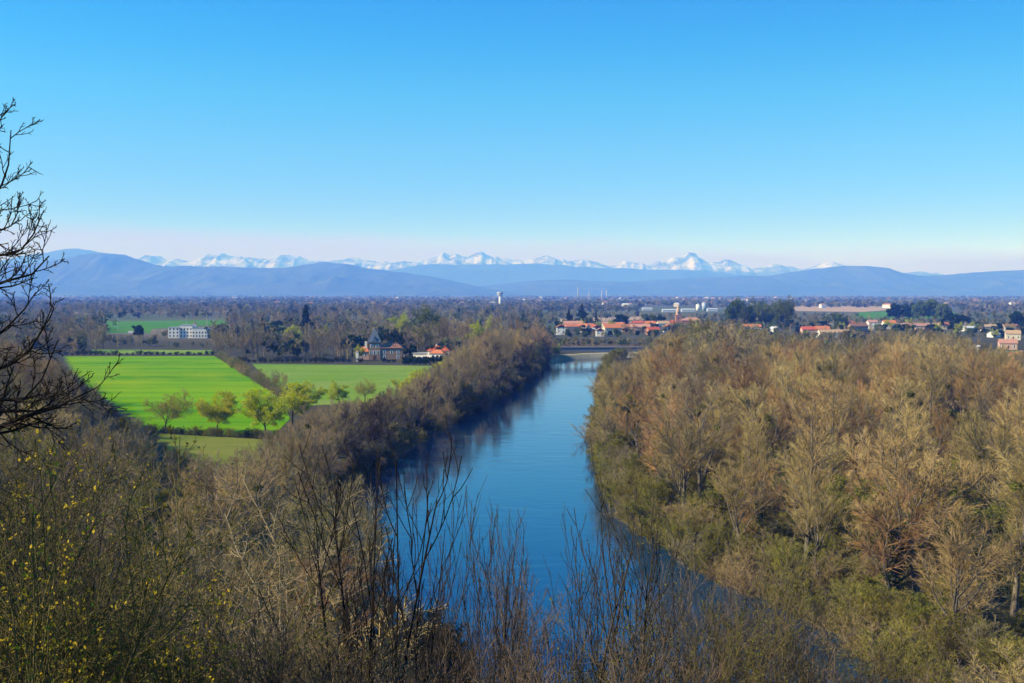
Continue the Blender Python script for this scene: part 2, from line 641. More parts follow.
for col in ('tan', 'rust', 'grey'):
    PROTO['tall', col] = []
    for s in range(2):
        lv = proto_tall(10 + s + 7 * len(col), 26.0)
        ex = ivy(lv, 5 + s, 0.3) if (s == 1 and col != 'tan') else (balls(lv, s, 3) if col == 'tan' and s == 0 else None)
        PROTO['tall', col].append(make_proto(lv, 26.0, TW[col], extra=ex))
    PROTO['round', col] = []
    for s in range(3):
        lv = proto_round(40 + s + 5 * len(col), 20.0) if s == 1 else proto_dome(60 + s + 5 * len(col), 20.0)
        ex = ivy(lv, 9 + s, 0.5) if (s == 1 and col == 'rust') else (balls(lv, 20 + s, 4) if s == 0 and col == 'grey' else None)
        PROTO['round', col].append(make_proto(lv, 20.0, TW[col], extra=ex))
PROTO['round', 'dark'] = [make_proto(proto_round(77, 18.0), 18.0, TW['dark'], BARKD)]  # round tree in darkened colours, for crowns that lie in shade
PROTO['willow', 'olive'] = []
for s in range(2):
    lv = proto_round(70 + s, 14.0, 0.7)
    PROTO['willow', 'olive'].append(make_proto(lv, 14.0, TW['olive'], leaf=(LEAF_O, 3600, 0.30, 0.15, s)))
PROTO['spring', 'yellow'] = []
for s in range(2):
    lv = proto_spring(90 + s, 11.0)
    PROTO['spring', 'yellow'].append(make_proto(lv, 11.0, TW['olive'], BARKD, leaf=(LEAF_Y, 13000, 0.30, 0.25, s)))
PROTO['spring', 'green'] = [make_proto(proto_spring(95, 12.0), 12.0, TW['olive'], BARKD, leaf=(LEAF_G, 7500, 0.36, 0.25, 4))]
LEAF_B = leafmat('leaf_brown_olive', (0.30, 0.27, 0.05), 0.7, var=0.15)
PROTO['spring', 'olive'] = [make_proto(proto_spring(99, 11.0), 11.0, TW['olive'], BARKD, leaf=(LEAF_B, 5500, 0.26, 0.25, 8))]
PROTO['bush', 'olive'] = [make_proto(proto_bush(110 + s), 6.0, TW['olive'], leaf=(LEAF_O, 1800, 0.16, 0.06, s)) for s in range(2)]
PROTO['bush', 'tan'] = [make_proto(proto_bush(120 + s), 6.0, TW['tan']) for s in range(2)]
PROTO['bush', 'grey'] = [make_proto(proto_bush(130 + s), 6.0, TW['grey']) for s in range(2)]
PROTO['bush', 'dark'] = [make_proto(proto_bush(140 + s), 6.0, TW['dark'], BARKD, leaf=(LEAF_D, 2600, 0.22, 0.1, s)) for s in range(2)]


def puff_proto(seed, H, shape, n, size, lm, name='foliage'):
    rng = np.random.default_rng(seed)
    p0, r0 = stem_line(rng, H * 0.8, H * 0.018, 6, 0.02, 0.03)
    ta = Acc(); ta.add(*tubes(p0, r0, 6))
    cen, rad = [], []
    if shape == 'cone':
        for k in range(26):
            t = rng.random() ** 0.8
            z = H * (0.12 + 0.86 * t); w = H * 0.27 * (1 - t) + 0.2
            a = rng.random() * 6.283; rr = w * rng.uniform(0.3, 0.95)
            cen.append((math.cos(a) * rr, math.sin(a) * rr, z)); rad.append((w * .5 + .25, w * .5 + .25, H * 0.035 + .2))
        cen.append((0, 0, H * 0.5)); rad.append((H * 0.1, H * 0.1, H * 0.42))
    elif shape == 'umbrella':
        for k in range(30):
            a = rng.random() * 6.283; rr = H * 0.48 * math.sqrt(rng.random())
            z = H * (0.86 - 0.45 * (rr / (H * .48)) ** 2 * rng.uniform(.4, 1.2) - 0.12 * rng.random())
            cen.append((math.cos(a) * rr, math.sin(a) * rr, z)); rad.append((H * .12, H * .12, H * .075))
    elif shape == 'column':
        for k in range(14):
            z = H * (0.08 + 0.9 * k / 13)
            w = H * 0.07 * (1 - 0.75 * (k / 13) ** 2)
            cen.append((rng.normal(0, w * .3), rng.normal(0, w * .3), z)); rad.append((w, w, H * .08))
    else:
        for k in range(22):
            a = rng.random() * 6.283; rr = H * 0.3 * math.sqrt(rng.random())
            z = H * (0.25 + 0.62 * rng.random()); w = H * 0.13
            cen.append((math.cos(a) * rr, math.sin(a) * rr, z)); rad.append((w, w, w * .8))
    ca = Acc(); v, t = puffs(rng, cen, rad, n, size); ca.add(v, None, t)
    return Proto(H, [('trunk', to_mesh('trunk', ta, BARKD, True)), (name, to_mesh(name, ca, lm))])


PROTO['pine', 'dark'] = [puff_proto(1, 18, 'umbrella', 6000, 0.6, LEAF_D), puff_proto(2, 18, 'umbrella', 6000, 0.6, LEAF_D)]
PROTO['conifer', 'dark'] = [puff_proto(3, 16, 'cone', 4500, 0.5, LEAF_D), puff_proto(4, 16, 'cone', 4500, 0.5, LEAF_D)]
PROTO['cypress', 'dark'] = [puff_proto(5, 14, 'column', 2500, 0.4, LEAF_D)]
PROTO['puff', 'dark'] = [puff_proto(6, 10, 'round', 3500, 0.5, LEAF_D), puff_proto(7, 10, 'round', 3500, 0.5, LEAF_D)]
PROTO['puff', 'green'] = [puff_proto(8, 10, 'round', 3500, 0.5, LEAF_G), puff_proto(9, 10, 'round', 3500, 0.5, LEAF_G)]


def plant(key, name, x, y, H, label, cat, group=None, rng=random, z=None, wide=1.0, variant=None):
    lst = PROTO[key]
    pr = lst[rng.randrange(len(lst)) if variant is None else variant]
    s = H / pr.H
    o = thing(name, label, cat, (x, y, (gz(x, y) if z is None else z) - 0.15), rng.random() * 6.283, group, (s * wide, s * wide, s))
    for pn, me in pr.parts:
        link(pn, me, o)
    return o


# ------------------------------------------------------------------ structure: ground, fields, river
def axis(segs):
    out = []
    for a, b, st in segs:
        out += list(np.arange(a, b, st))
    return out


ys = axis([(-140, 0, 10), (0, 160, 2.5), (160, 780, 5), (780, 1000, 12)])
yv = 1000.0
while yv < 31000:
    ys.append(yv); yv *= 1.12
ys.append(31000.0)
xh = axis([(0, 70, 3), (70, 420, 6)])
xv = 420.0
while xv < 21300:
    xh.append(xv); xv *= 1.15
xh.append(21300.0)
xs = sorted(set([-v for v in xh] + xh))
GX, GY = np.meshgrid(np.array(xs), np.array(ys))
gzv = ground(GX.ravel(), GY.ravel())
nxg, nyg = len(xs), len(ys)
ga = Acc()
ii = np.arange(nxg * nyg).reshape(nyg, nxg)
ga.add(np.stack([GX.ravel(), GY.ravel(), gzv], 1), np.stack([ii[:-1, :-1], ii[:-1, 1:], ii[1:, 1:], ii[1:, :-1]], -1).reshape(-1, 4))


def ground_mat():
    m = bpy.data.materials.new('ground_soil'); m.use_nodes = True
    t = m.node_tree; b = t.nodes['Principled BSDF']
    b.inputs['Roughness'].default_value = 0.95; b.inputs['Specular IOR Level'].default_value = 0.1
    g = N(t, 'ShaderNodeNewGeometry')
    n1 = N(t, 'ShaderNodeTexNoise', i_Scale=0.09, i_Detail=6.0, i_Roughness=0.65)
    t.links.new(g.outputs['Position'], n1.inputs['Vector'])
    near = mixc(t, mth(t, 'MULTIPLY_ADD', n1.outputs[0], 3.0, -1.0, clamp=True), (0.07, 0.052, 0.032), (0.05, 0.056, 0.02))
    n2 = N(t, 'ShaderNodeTexNoise', i_Scale=1.7, i_Detail=5.0)
    t.links.new(g.outputs['Position'], n2.inputs['Vector'])
    near = mixc(t, mth(t, 'MULTIPLY', n2.outputs[0], 0.5), near, (0.05, 0.036, 0.024))
    mp = N(t, 'ShaderNodeMapping'); mp.inputs['Scale'].default_value = (0.0035, 0.0016, 0.0)
    mp.inputs['Rotation'].default_value = (0, 0, 0.25)
    t.links.new(g.outputs['Position'], mp.inputs[0])
    vo = N(t, 'ShaderNodeTexVoronoi', i_Scale=1.0)
    t.links.new(mp.outputs[0], vo.inputs['Vector'])
    sp = N(t, 'ShaderNodeSeparateColor'); t.links.new(vo.outputs['Color'], sp.inputs[0])
    rp = N(t, 'ShaderNodeValToRGB'); rp.color_ramp.interpolation = 'CONSTANT'
    els = rp.color_ramp.elements
    els[0].position = 0; els[0].color = (0.10, 0.10, 0.045, 1)
    els[1].position = 0.25; els[1].color = (0.085, 0.10, 0.042, 1)
    for p, c in ((0.45, (0.22, 0.17, 0.11, 1)), (0.6, (0.09, 0.085, 0.05, 1)), (0.8, (0.075, 0.09, 0.04, 1)), (0.92, (0.26, 0.2, 0.13, 1))):
        e = els.new(p); e.color = c
    t.links.new(sp.outputs[0], rp.inputs[0])
    sy = N(t, 'ShaderNodeSeparateXYZ'); t.links.new(g.outputs['Position'], sy.inputs[0])
    far = mth(t, 'DIVIDE', mth(t, 'SUBTRACT', sy.outputs[1], 900.0), 400.0, clamp=True)
    c = mixc(t, far, near, rp.outputs[0])
    t.links.new(c, b.inputs['Base Color'])
    return m


tag(link('ground', to_mesh('ground', ga, ground_mat(), True)), 'brown and green valley floor and hillside', kind='structure')


def field_mat(name, c1, c2, c3, stripe=0.35, ang=0.0, rough_scale=0.05):
    m = bpy.data.materials.new(name); m.use_nodes = True
    t = m.node_tree; b = t.nodes['Principled BSDF']
    b.inputs['Roughness'].default_value = 0.9; b.inputs['Specular IOR Level'].default_value = 0.0
    g = N(t, 'ShaderNodeNewGeometry')
    mp = N(t, 'ShaderNodeMapping'); mp.inputs['Rotation'].default_value = (0, 0, ang)
    mp.inputs['Scale'].default_value = (0.006, stripe * 0.3, 1)
    t.links.new(g.outputs['Position'], mp.inputs[0])
    n1 = N(t, 'ShaderNodeTexNoise', i_Scale=1.0, i_Detail=4.0, i_Roughness=0.6)
    t.links.new(mp.outputs[0], n1.inputs['Vector'])
    n2 = N(t, 'ShaderNodeTexNoise', i_Scale=rough_scale, i_Detail=6.0, i_Roughness=0.7)
    t.links.new(g.outputs['Position'], n2.inputs['Vector'])
    a = mixc(t, mth(t, 'MULTIPLY_ADD', n1.outputs[0], 4.0, -1.5, clamp=True), c1, c2)
    a = mixc(t, mth(t, 'MULTIPLY_ADD', n2.outputs[0], 3.5, -1.6, clamp=True), a, c3)
    n3 = N(t, 'ShaderNodeTexNoise', i_Scale=1.4, i_Detail=3.0)
    t.links.new(g.outputs['Position'], n3.inputs['Vector'])
    a = mixc(t, mth(t, 'MULTIPLY', n3.outputs[0], 0.35), a, tuple(v * 0.6 for v in c1))
    t.links.new(a, b.inputs['Base Color'])
    return m


def field(name, pts, m, label, lift=0.06):
    v = []
    for px, py in pts:
        x, y = gnd(px, py)
        v.append((x, y, 3.0 + lift))
    me = bpy.data.meshes.new(name)
    me.from_pydata(v, [], [tuple(range(len(v)))])
    me.materials.append(m)
    me.update()
    o = link(name, me)
    if me.polygons[0].normal.z < 0:
        me.flip_normals()
    return tag(o, label, kind='structure')


FIELD_BRIGHT = [(25, 356.6), (214, 356.2), (236, 368), (258, 382), (283, 402), (290, 419), (272, 437), (200, 434), (150, 431), (122, 418), (85, 395), (50, 372)]
FIELD_MEADOW = [(252, 364), (447, 366), (441, 378), (424, 396), (350, 404), (302, 406), (284, 396)]
FIELD_OLIVE = [(136, 431.6), (272, 440), (302, 446), (302, 472), (252, 492), (214, 490), (184, 466), (150, 441)]
M_BRIGHT = field_mat('field_winter_wheat', (0.065, 0.225, 0.003), (0.19, 0.35, 0.003), (0.29, 0.36, 0.01), 0.22, 0.02, 0.012)
M_MEADOW = field_mat('field_meadow', (0.13, 0.25, 0.025), (0.19, 0.28, 0.04), (0.25, 0.29, 0.075), 0.3, -0.1, 0.02)
M_OLIVE = field_mat('field_rough_grass', (0.15, 0.185, 0.03), (0.21, 0.205, 0.045), (0.10, 0.16, 0.022), 0.3, 0.3, 0.05)
M_FARG = field_mat('field_far_green', (0.06, 0.19, 0.02), (0.08, 0.22, 0.03), (0.12, 0.2, 0.04), 0.1, 0.0, 0.01)
M_TAN = field_mat('field_bare_soil', (0.42, 0.28, 0.19), (0.46, 0.32, 0.22), (0.36, 0.27, 0.17), 0.05, 0.0, 0.01)
field('field', FIELD_BRIGHT, M_BRIGHT, 'bright green field of young wheat')
field('field', FIELD_MEADOW, M_MEADOW, 'paler green meadow before the turreted house')
field('field', FIELD_OLIVE, M_OLIVE, 'olive green patch of rough grass')
field('field', [(92, 349.6), (212, 350.2), (213, 353.8), (88, 353.6)], M_MEADOW, 'narrow green strip behind the wheat field')
field('field', [(105, 321.5), (222, 320), (228, 324), (152, 329), (150, 333), (103, 333)], M_FARG, 'distant green field left')
field('field', [(745, 305), (890, 306.2), (910, 308.4), (862, 312), (742, 310)], M_TAN, 'distant bare tan field')
field('field', [(858, 312.6), (950, 308.6), (958, 316), (905, 320), (846, 319)], M_FARG, 'distant green field right')
field('field', [(972, 353), (1060, 349), (1070, 363), (975, 362)], M_MEADOW, 'grass by the right edge houses')
field('field', [(560, 319), (660, 316), (655, 319.4), (560, 322)], M_TAN, 'far bare field behind the town', 0.08)

# river
T = np.gradient(RS[:, :2], axis=0)
T = nz(T)
Nn = np.stack([-T[:, 1], T[:, 0]], 1)
wa = Acc()
Kc = 9
off = np.linspace(-1, 1, Kc)
wid = RS[:, 2:3] + 5.0
pos = RS[:, None, :2] + Nn[:, None] * (off[None] * wid)[..., None]
wv = np.concatenate([pos, np.zeros(pos.shape[:2] + (1,))], -1).reshape(-1, 3)
ii = np.arange(len(RS) * Kc).reshape(len(RS), Kc)
wa.add(wv, np.stack([ii[:-1, :-1], ii[:-1, 1:], ii[1:, 1:], ii[1:, :-1]], -1).reshape(-1, 4)[:, ::-1])


def water_mat():
    m = bpy.data.materials.new('river_water'); m.use_nodes = True
    t = m.node_tree; b = t.nodes['Principled BSDF']
    b.inputs['Base Color'].default_value = (0.002, 0.036, 0.085, 1)
    b.inputs['Roughness'].default_value = 0.06
    b.inputs['IOR'].default_value = 1.8
    b.inputs['Specular Tint'].default_value = (0.32, 0.63, 1.0, 1)
    g = N(t, 'ShaderNodeNewGeometry')
    mp = N(t, 'ShaderNodeMapping'); mp.inputs['Scale'].default_value = (0.10, 0.22, 1)
    t.links.new(g.outputs['Position'], mp.inputs[0])
    n1 = N(t, 'ShaderNodeTexNoise', i_Scale=1.0, i_Detail=5.0, i_Roughness=0.55, i_Distortion=0.6)
    t.links.new(mp.outputs[0], n1.inputs['Vector'])
    n2 = N(t, 'ShaderNodeTexNoise', i_Scale=0.022, i_Detail=2.0)
    t.links.new(g.outputs['Position'], n2.inputs['Vector'])
    st = mth(t, 'MULTIPLY_ADD', n2.outputs[0], 2.2, -0.75, clamp=True)
    bp = N(t, 'ShaderNodeBump', i_Distance=0.30)
    t.links.new(n1.outputs[0], bp.inputs['Height'])
    t.links.new(mth(t, 'MULTIPLY_ADD', st, 0.30, 0.10), bp.inputs['Strength'])
    t.links.new(bp.outputs[0], b.inputs['Normal'])
    return m


wo_ = link('river', to_mesh('river', wa, water_mat(), True))
tag(wo_, 'calm blue river winding through the valley', kind='structure')


# ------------------------------------------------------------------ structure: hills and snowy mountains
def hill_mat(name, c1, c2, c3=None, snow=None):
    m = bpy.data.materials.new(name); m.use_nodes = True
    t = m.node_tree; b = t.nodes['Principled BSDF']
    b.inputs['Roughness'].default_value = 0.95; b.inputs['Specular IOR Level'].default_value = 0.05
    g = N(t, 'ShaderNodeNewGeometry')
    n1 = N(t, 'ShaderNodeTexNoise', i_Scale=0.0015, i_Detail=8.0, i_Roughness=0.65)
    t.links.new(g.outputs['Position'], n1.inputs['Vector'])
    c = mixc(t, mth(t, 'MULTIPLY_ADD', n1.outputs[0], 3.4, -1.2, clamp=True), c1, c2)
    if c3:
        vo = N(t, 'ShaderNodeTexVoronoi', i_Scale=0.0035)
        t.links.new(g.outputs['Position'], vo.inputs['Vector'])
        sp = N(t, 'ShaderNodeSeparateColor'); t.links.new(vo.outputs['Color'], sp.inputs[0])
        c = mixc(t, mth(t, 'GREATER_THAN', sp.outputs[0], 0.82), c, c3)
    if snow:
        lo, hi = snow
        sz = N(t, 'ShaderNodeSeparateXYZ'); t.links.new(g.outputs['Position'], sz.inputs[0])
        n2 = N(t, 'ShaderNodeTexNoise', i_Scale=0.0031, i_Detail=8.0, i_Roughness=0.75)
        t.links.new(g.outputs['Position'], n2.inputs['Vector'])
        hgt = mth(t, 'MULTIPLY_ADD', n2.outputs[0], (hi - lo) * 1.6, mth(t, 'SUBTRACT', sz.outputs[2], (hi - lo) * 0.8))
        k = mth(t, 'DIVIDE', mth(t, 'SUBTRACT', hgt, lo), (hi - lo) * 0.35, clamp=True)
        n4 = N(t, 'ShaderNodeTexNoise', i_Scale=0.0022, i_Detail=9.0, i_Roughness=0.72)
        t.links.new(g.outputs['Position'], n4.inputs['Vector'])
        k = mth(t, 'MULTIPLY', k, mth(t, 'MULTIPLY_ADD', n4.outputs[0], 7.0, -2.95, clamp=True))
        c = mixc(t, k, c, (0.44, 0.42, 0.46))
    t.links.new(c, b.inputs['Base Color'])
    return m


def ridge(name, D, dep_f, dep_b, prof, m, label, jag=0.0, seed=0, nx=420, ny=56, spur=0.35, jscale=300.0, snowy=False):
    if snowy:
        prof = [(px, 268 - (268 - py) * 0.88) for px, py in prof]
    pts = [(at(px, py, D)[0], at(px, py, D)[2]) for px, py in prof]
    xs_ = np.linspace(pts[0][0], pts[-1][0], nx)
    zp = np.interp(xs_, [p[0] for p in pts], [p[1] for p in pts])
    k = np.ones(9) / 9.0
    zp = np.convolve(np.pad(zp, 4, mode='edge'), k, 'valid')
    if jag:
        jr = ridged(xs_ / (jscale * 2), xs_ * 0, seed + 20, 6)
        zp = zp + (jr - np.convolve(np.pad(jr, 30, mode='edge'), np.ones(61) / 61, 'valid')) * jag
    v = np.linspace(-1, 1, ny)
    X, V = np.meshgrid(xs_, v)
    Y = D + np.where(V < 0, V * dep_f, V * dep_b)
    env = np.cos(V * math.pi / 2) ** 1.5
    nse = ridged(X / (D * 0.09), Y / (D * 0.09), seed, 5) - 0.5
    fine = fbm(X / (D * 0.012), Y / (D * 0.012), seed + 5, 4) - 0.5
    Z = 3.0 + (zp[None] - 3) * np.clip(env + spur * nse * np.sin(np.abs(V) * math.pi) ** 1.0, 0, 1.0)
    Z = Z + fine * (zp[None] - 3) * 0.10 * np.minimum(1, env * 3)
    if jag:
        Z = Z + (ridged(X / jscale, Y / jscale, seed + 3, 6) - 0.5) * jag * 1.1 * env * (1 - env ** 6)
    Z = np.where(np.abs(V) >= 0.999, -0.8, Z)
    a = Acc()
    ii = np.arange(nx * ny).reshape(ny, nx)
    a.add(np.stack([X, Y, Z], -1).reshape(-1, 3), np.stack([ii[:-1, :-1], ii[:-1, 1:], ii[1:, 1:], ii[1:, :-1]], -1).reshape(-1, 4))
    tag(link(name, to_mesh(name, a, m, True)), label, kind='structure')
    return lambda x, y: 0


HM = hill_mat('hill_forest', (0.035, 0.045, 0.028), (0.06, 0.065, 0.04), (0.07, 0.075, 0.045))
HM2 = hill_mat('hill_far_forest', (0.03, 0.04, 0.03), (0.05, 0.055, 0.04))
SM = hill_mat('mountain_snow', (0.05, 0.05, 0.055), (0.09, 0.085, 0.085), snow=(500, 810))
SM2 = hill_mat('mountain_snow_low', (0.05, 0.05, 0.055), (0.09, 0.085, 0.085), snow=(470, 560))
ridge('hills', 15400, 3000, 2400, [(-260, 262), (-120, 270), (-40, 276), (10, 272), (50, 262), (75, 258), (98, 254), (120, 254), (138, 261), (158, 267), (200, 267.5), (255, 268), (290, 268.5), (310, 265),
                                 (327, 262.5), (345, 264.5), (372, 269), (400, 272), (430, 276), (462, 283), (497, 290), (520, 294), (560, 295)], HM, 'blue wooded hills on the left', seed=4, spur=0.6)
ridge('hills', 17000, 2800, 2600, [(380, 295), (430, 291), (470, 287.5), (500, 284), (530, 281), (555, 279.2), (590, 281), (630, 282), (670, 279), (700, 277.5), (740, 276), (765, 276), (790, 272.5), (820, 268.5), (845, 266),
                                 (862, 266.5), (878, 271), (905, 275.5), (940, 275.5), (970, 272.5), (1000, 271), (1024, 270), (1080, 268), (1180, 272), (1320, 270)], HM, 'blue wooded hills on the right', seed=9, spur=0.6)
ridge('hills', 22600, 2200, 1800, [(-300, 262), (-100, 268), (0, 262), (40, 254), (62, 250), (78, 247.5), (98, 251), (118, 258), (140, 266), (230, 271), (330, 271), (395, 269), (425, 264.5), (480, 265), (540, 264), (600, 268), (650, 269.5),
                                  (700, 270), (735, 274), (790, 280), (900, 284), (1100, 284)], HM2, 'paler blue ridge below the snow', seed=14, jag=45, jscale=720)
ridge('mountains', 27000, 2300, 2600, [(-300, 262), (-60, 262), (0, 260), (60, 258), (100, 256), (140, 259), (155, 256), (170, 259), (195, 258), (218, 254.5), (240, 256.5), (262, 256.5), (284, 254), (300, 257), (340, 258), (365, 261), (400, 261),
                                      (420, 258), (445, 254.5), (458, 252), (470, 255), (480, 253), (492, 256), (505, 254), (520, 258), (545, 257), (560, 258), (585, 262), (610, 264), (630, 262), (655, 259.5), (672, 257), (686, 252.5), (700, 258), (720, 261),
                                      (745, 264), (780, 268), (810, 266), (830, 264), (860, 270), (890, 272), (950, 278), (1150, 280), (1350, 280)], SM, 'snow covered mountain range on the horizon', jag=330, seed=31, nx=1500, ny=110, jscale=600, snowy=True)

# ------------------------------------------------------------------ haze
hb = Acc()
x0, x1, y0, y1, z0, z1 = -21500, 21500, -300, 31100, -4.2, 1420
hb.add([(x0, y0, z0), (x1, y0, z0), (x1, y1, z0), (x0, y1, z0), (x0, y0, z1), (x1, y0, z1), (x1, y1, z1), (x0, y1, z1)],
       [(0, 3, 2, 1), (4, 5, 6, 7), (0, 1, 5, 4), (1, 2, 6, 5), (2, 3, 7, 6), (3, 0, 4, 7)])
hm = bpy.data.materials.new('valley_haze'); hm.use_nodes = True
t = hm.node_tree; t.nodes.clear()
pv = N(t, 'ShaderNodeVolumePrincipled')
pv.inputs['Color'].default_value = (0.10, 0.26, 1.0, 1)
pv.inputs['Absorption Color'].default_value = (1, 1, 1, 1)
pv.inputs['Density'].default_value = 1.3e-4
pv.inputs['Anisotropy'].default_value = 0.0
ho = N(t, 'ShaderNodeOutputMaterial')
t.links.new(pv.outputs[0], ho.inputs['Volume'])
hz_o = link('haze', to_mesh('haze', hb, hm))
tag(hz_o, 'thin blue haze filling the valley', kind='stuff')


# ------------------------------------------------------------------ polygons and scattering
def inpoly(x, y, poly):
    x = np.asarray(x); y = np.asarray(y)
    c = np.zeros(x.shape, bool)
    n = len(poly)
    for i in range(n):
        x1_, y1_ = poly[i]; x2_, y2_ = poly[(i + 1) % n]
        if y1_ == y2_:
            continue
        c ^= ((y1_ > y) != (y2_ > y)) & (x < (x2_ - x1_) * (y - y1_) / (y2_ - y1_) + x1_)
    return c


FIELDS_W = [[gnd(px, py) for px, py in P] for P in (FIELD_BRIGHT, FIELD_MEADOW, FIELD_OLIVE)]


def grid(rng, x0, x1, y0, y1, sp, jit=0.42):
    xs = np.arange(x0, x1, sp); ys = np.arange(y0, y1, sp)
    X, Y = np.meshgrid(xs, ys)
    X = X + (np.arange(len(ys)) % 2)[:, None] * sp * 0.5
    X = X.ravel() + rng.uniform(-jit, jit, X.size) * sp
    Y = Y.ravel() + rng.uniform(-jit, jit, Y.size) * sp
    return X, Y


def river_edges(y):
    """left and right water's edge at distance y (for y below 720)"""
    m = (RS[:, 1] < 716)
    ordr = np.argsort(RS[m][:, 1])
    yy = RS[m][ordr, 1]
    return np.interp(y, yy, RS[m][ordr, 0] - RS[m][ordr, 2]), np.interp(y, yy, RS[m][ordr, 0] + RS[m][ordr, 2])


def top_limit(px, y, table):
    ty = np.interp(px, [a for a, _ in table], [b for _, b in table])
    return CZ - (ty - 292.0) / F * y


R_TOP = [(560, 362), (600, 361), (632, 357), (646, 343), (672, 328), (700, 321), (722, 321), (752, 329), (790, 335), (830, 340), (870, 335), (900, 330), (950, 333), (985, 345), (1024, 352), (1100, 352)]
L_TOP = [(200, 475), (250, 445), (290, 420), (330, 403), (380, 397), (410, 382), (440, 364), (462, 343), (490, 330), (530, 330), (552, 338), (570, 352)]

L_NEAR = [(200, 462), (245, 447), (290, 422), (318, 432), (345, 480), (380, 560), (420, 605), (500, 660)]
KIND_WORDS = {('tall', 'tan'): ('tall_tree', 'tall tan bare tree'), ('tall', 'rust'): ('tall_tree', 'tall rust bare tree'), ('tall', 'grey'): ('tall_tree', 'tall grey bare tree'),
              ('round', 'tan'): ('spreading_tree', 'spreading tan bare tree'), ('round', 'rust'): ('rust_brown_tree', 'rust brown bare tree'), ('round', 'grey'): ('grey_tree', 'spreading grey bare tree'),
              ('round', 'dark'): ('shade_dark_tree', 'shade-dark spreading bare tree'),  # shade is put into this tree's twig colour
              ('willow', 'olive'): ('budding_tree', 'olive green budding tree'), ('spring', 'yellow'): ('leafing_tree', 'yellow green leafing tree'), ('spring', 'green'): ('leafing_tree', 'fresh green leafing tree'), ('spring', 'olive'): ('budding_tree', 'brown olive budding tree'),
              ('bush', 'olive'): ('shrub', 'olive budding shrub'), ('bush', 'tan'): ('shrub', 'tan bare shrub'), ('bush', 'grey'): ('shrub', 'grey bare shrub'), ('bush', 'dark'): ('evergreen_shrub', 'dark evergreen shrub')}


def pick(rng, opts):
    r = rng.random() * sum(w for _, w in opts)
    for k, w in opts:
        r -= w
        if r <= 0:
            return k
    return opts[-1][0]


rng = np.random.default_rng(2024)
pr = random.Random(7)

R_COLS = [(0, 'left of the bridge end'), (606, 'below the bridge'), (645, 'below orange town roofs'), (668, 'below the church spire'), (700, 'below the grey silo'), (728, 'below green poplar grove'),
          (795, 'below long white villa'), (852, 'below distant tan field'), (905, 'below far green field'), (960, 'below right edge houses'), (1030, 'beside the frame edge')]
R_ROWS = [(0, 'nearest right bank'), (165, 'front of right bank wood'), (225, 'second rank of right wood'), (300, 'middle of right bank wood'), (400, 'rear of right bank wood'), (500, 'far end of the right bank wood')]


def look(tbl, v):
    w = tbl[0][1]
    for a, s in tbl:
        if v >= a:
            w = s
    return w


# right bank wood: individuals
LOWPTS = []       # far right wood goes to one stuff object
n_r = 0
for (ya, yb, sp) in ((112, 300, 9.4), (300, 440, 10.6), (440, 725, 9.5)):
    X, Y = grid(rng, 10, 380, ya, yb, sp)
    le, re = river_edges(Y)
    rd = river_d(X, Y)
    m = (X > re) & (rd > 2.5) & (X < Y * 0.4665 + 12) & (foot_d(X, Y) * FS < -4)
    for x, y, d in zip(X[m], Y[m], rd[m]):
        px, _ = pix(x, y, 15)
        if px > 968 and y > 640:
            continue
        if d < 9 and pr.random() < 0.75:
            key = pick(pr, [(('willow', 'olive'), 5), (('round', 'tan'), 3.5), (('round', 'rust'), 2), (('round', 'grey'), 1.5)])
        elif y < 200:
            key = pick(pr, [(('willow', 'olive'), 4), (('tall', 'tan'), 1), (('round', 'tan'), 5), (('round', 'rust'), 1.5), (('spring', 'green'), 0.4)])
        elif px > 800 and y > 230:
            key = pick(pr, [(('tall', 'tan'), 2.2), (('tall', 'rust'), 0.7), (('round', 'tan'), 4), (('round', 'rust'), 1.8), (('willow', 'olive'), 2.6), (('round', 'grey'), 2)])
        else:
            key = pick(pr, [(('tall', 'tan'), .9), (('round', 'rust'), 2.8), (('round', 'tan'), 3.2), (('willow', 'olive'), 2.6), (('tall', 'rust'), 1.0), (('round', 'grey'), 2.6), (('spring', 'yellow'), 0.2)])
        H = {'tall': pr.uniform(19, 27), 'round': pr.uniform(13, 26), 'willow': pr.uniform(9, 16), 'bush': pr.uniform(4, 7), 'spring': pr.uniform(7, 11)}[key[0]]
        if d < 7:
            H *= 0.88
        z = gz(x, y)
        cap = float(top_limit(px, y, R_TOP)) - z + (pr.uniform(-7, 1.5) if y < 560 else pr.uniform(-3.5, 1.5))
        if y > 480:
            H = min(max(cap, 6), 31) * pr.uniform(0.82, 1.0)
        H = min(H, max(cap, 5))
        if y > 440:
            LOWPTS.append((x, y, z, H, key))
            continue
        nm, w = KIND_WORDS[key]
        water = 'by water, ' if d < 7 else ''
        lab = f'{w}, {water}{look(R_ROWS, y)}, {look(R_COLS, px)}'
        plant(key, nm, x, y, H, lab, 'shrub' if key[0] == 'bush' else 'tree', f'{w}s, {look(R_ROWS, y)}, {look(R_COLS, px)}', pr, z, 1.3 if key[0] == 'tall' else pr.uniform(1.0, 1.25))
        n_r += 1
print('right wood individuals', n_r, 'far', len(LOWPTS))

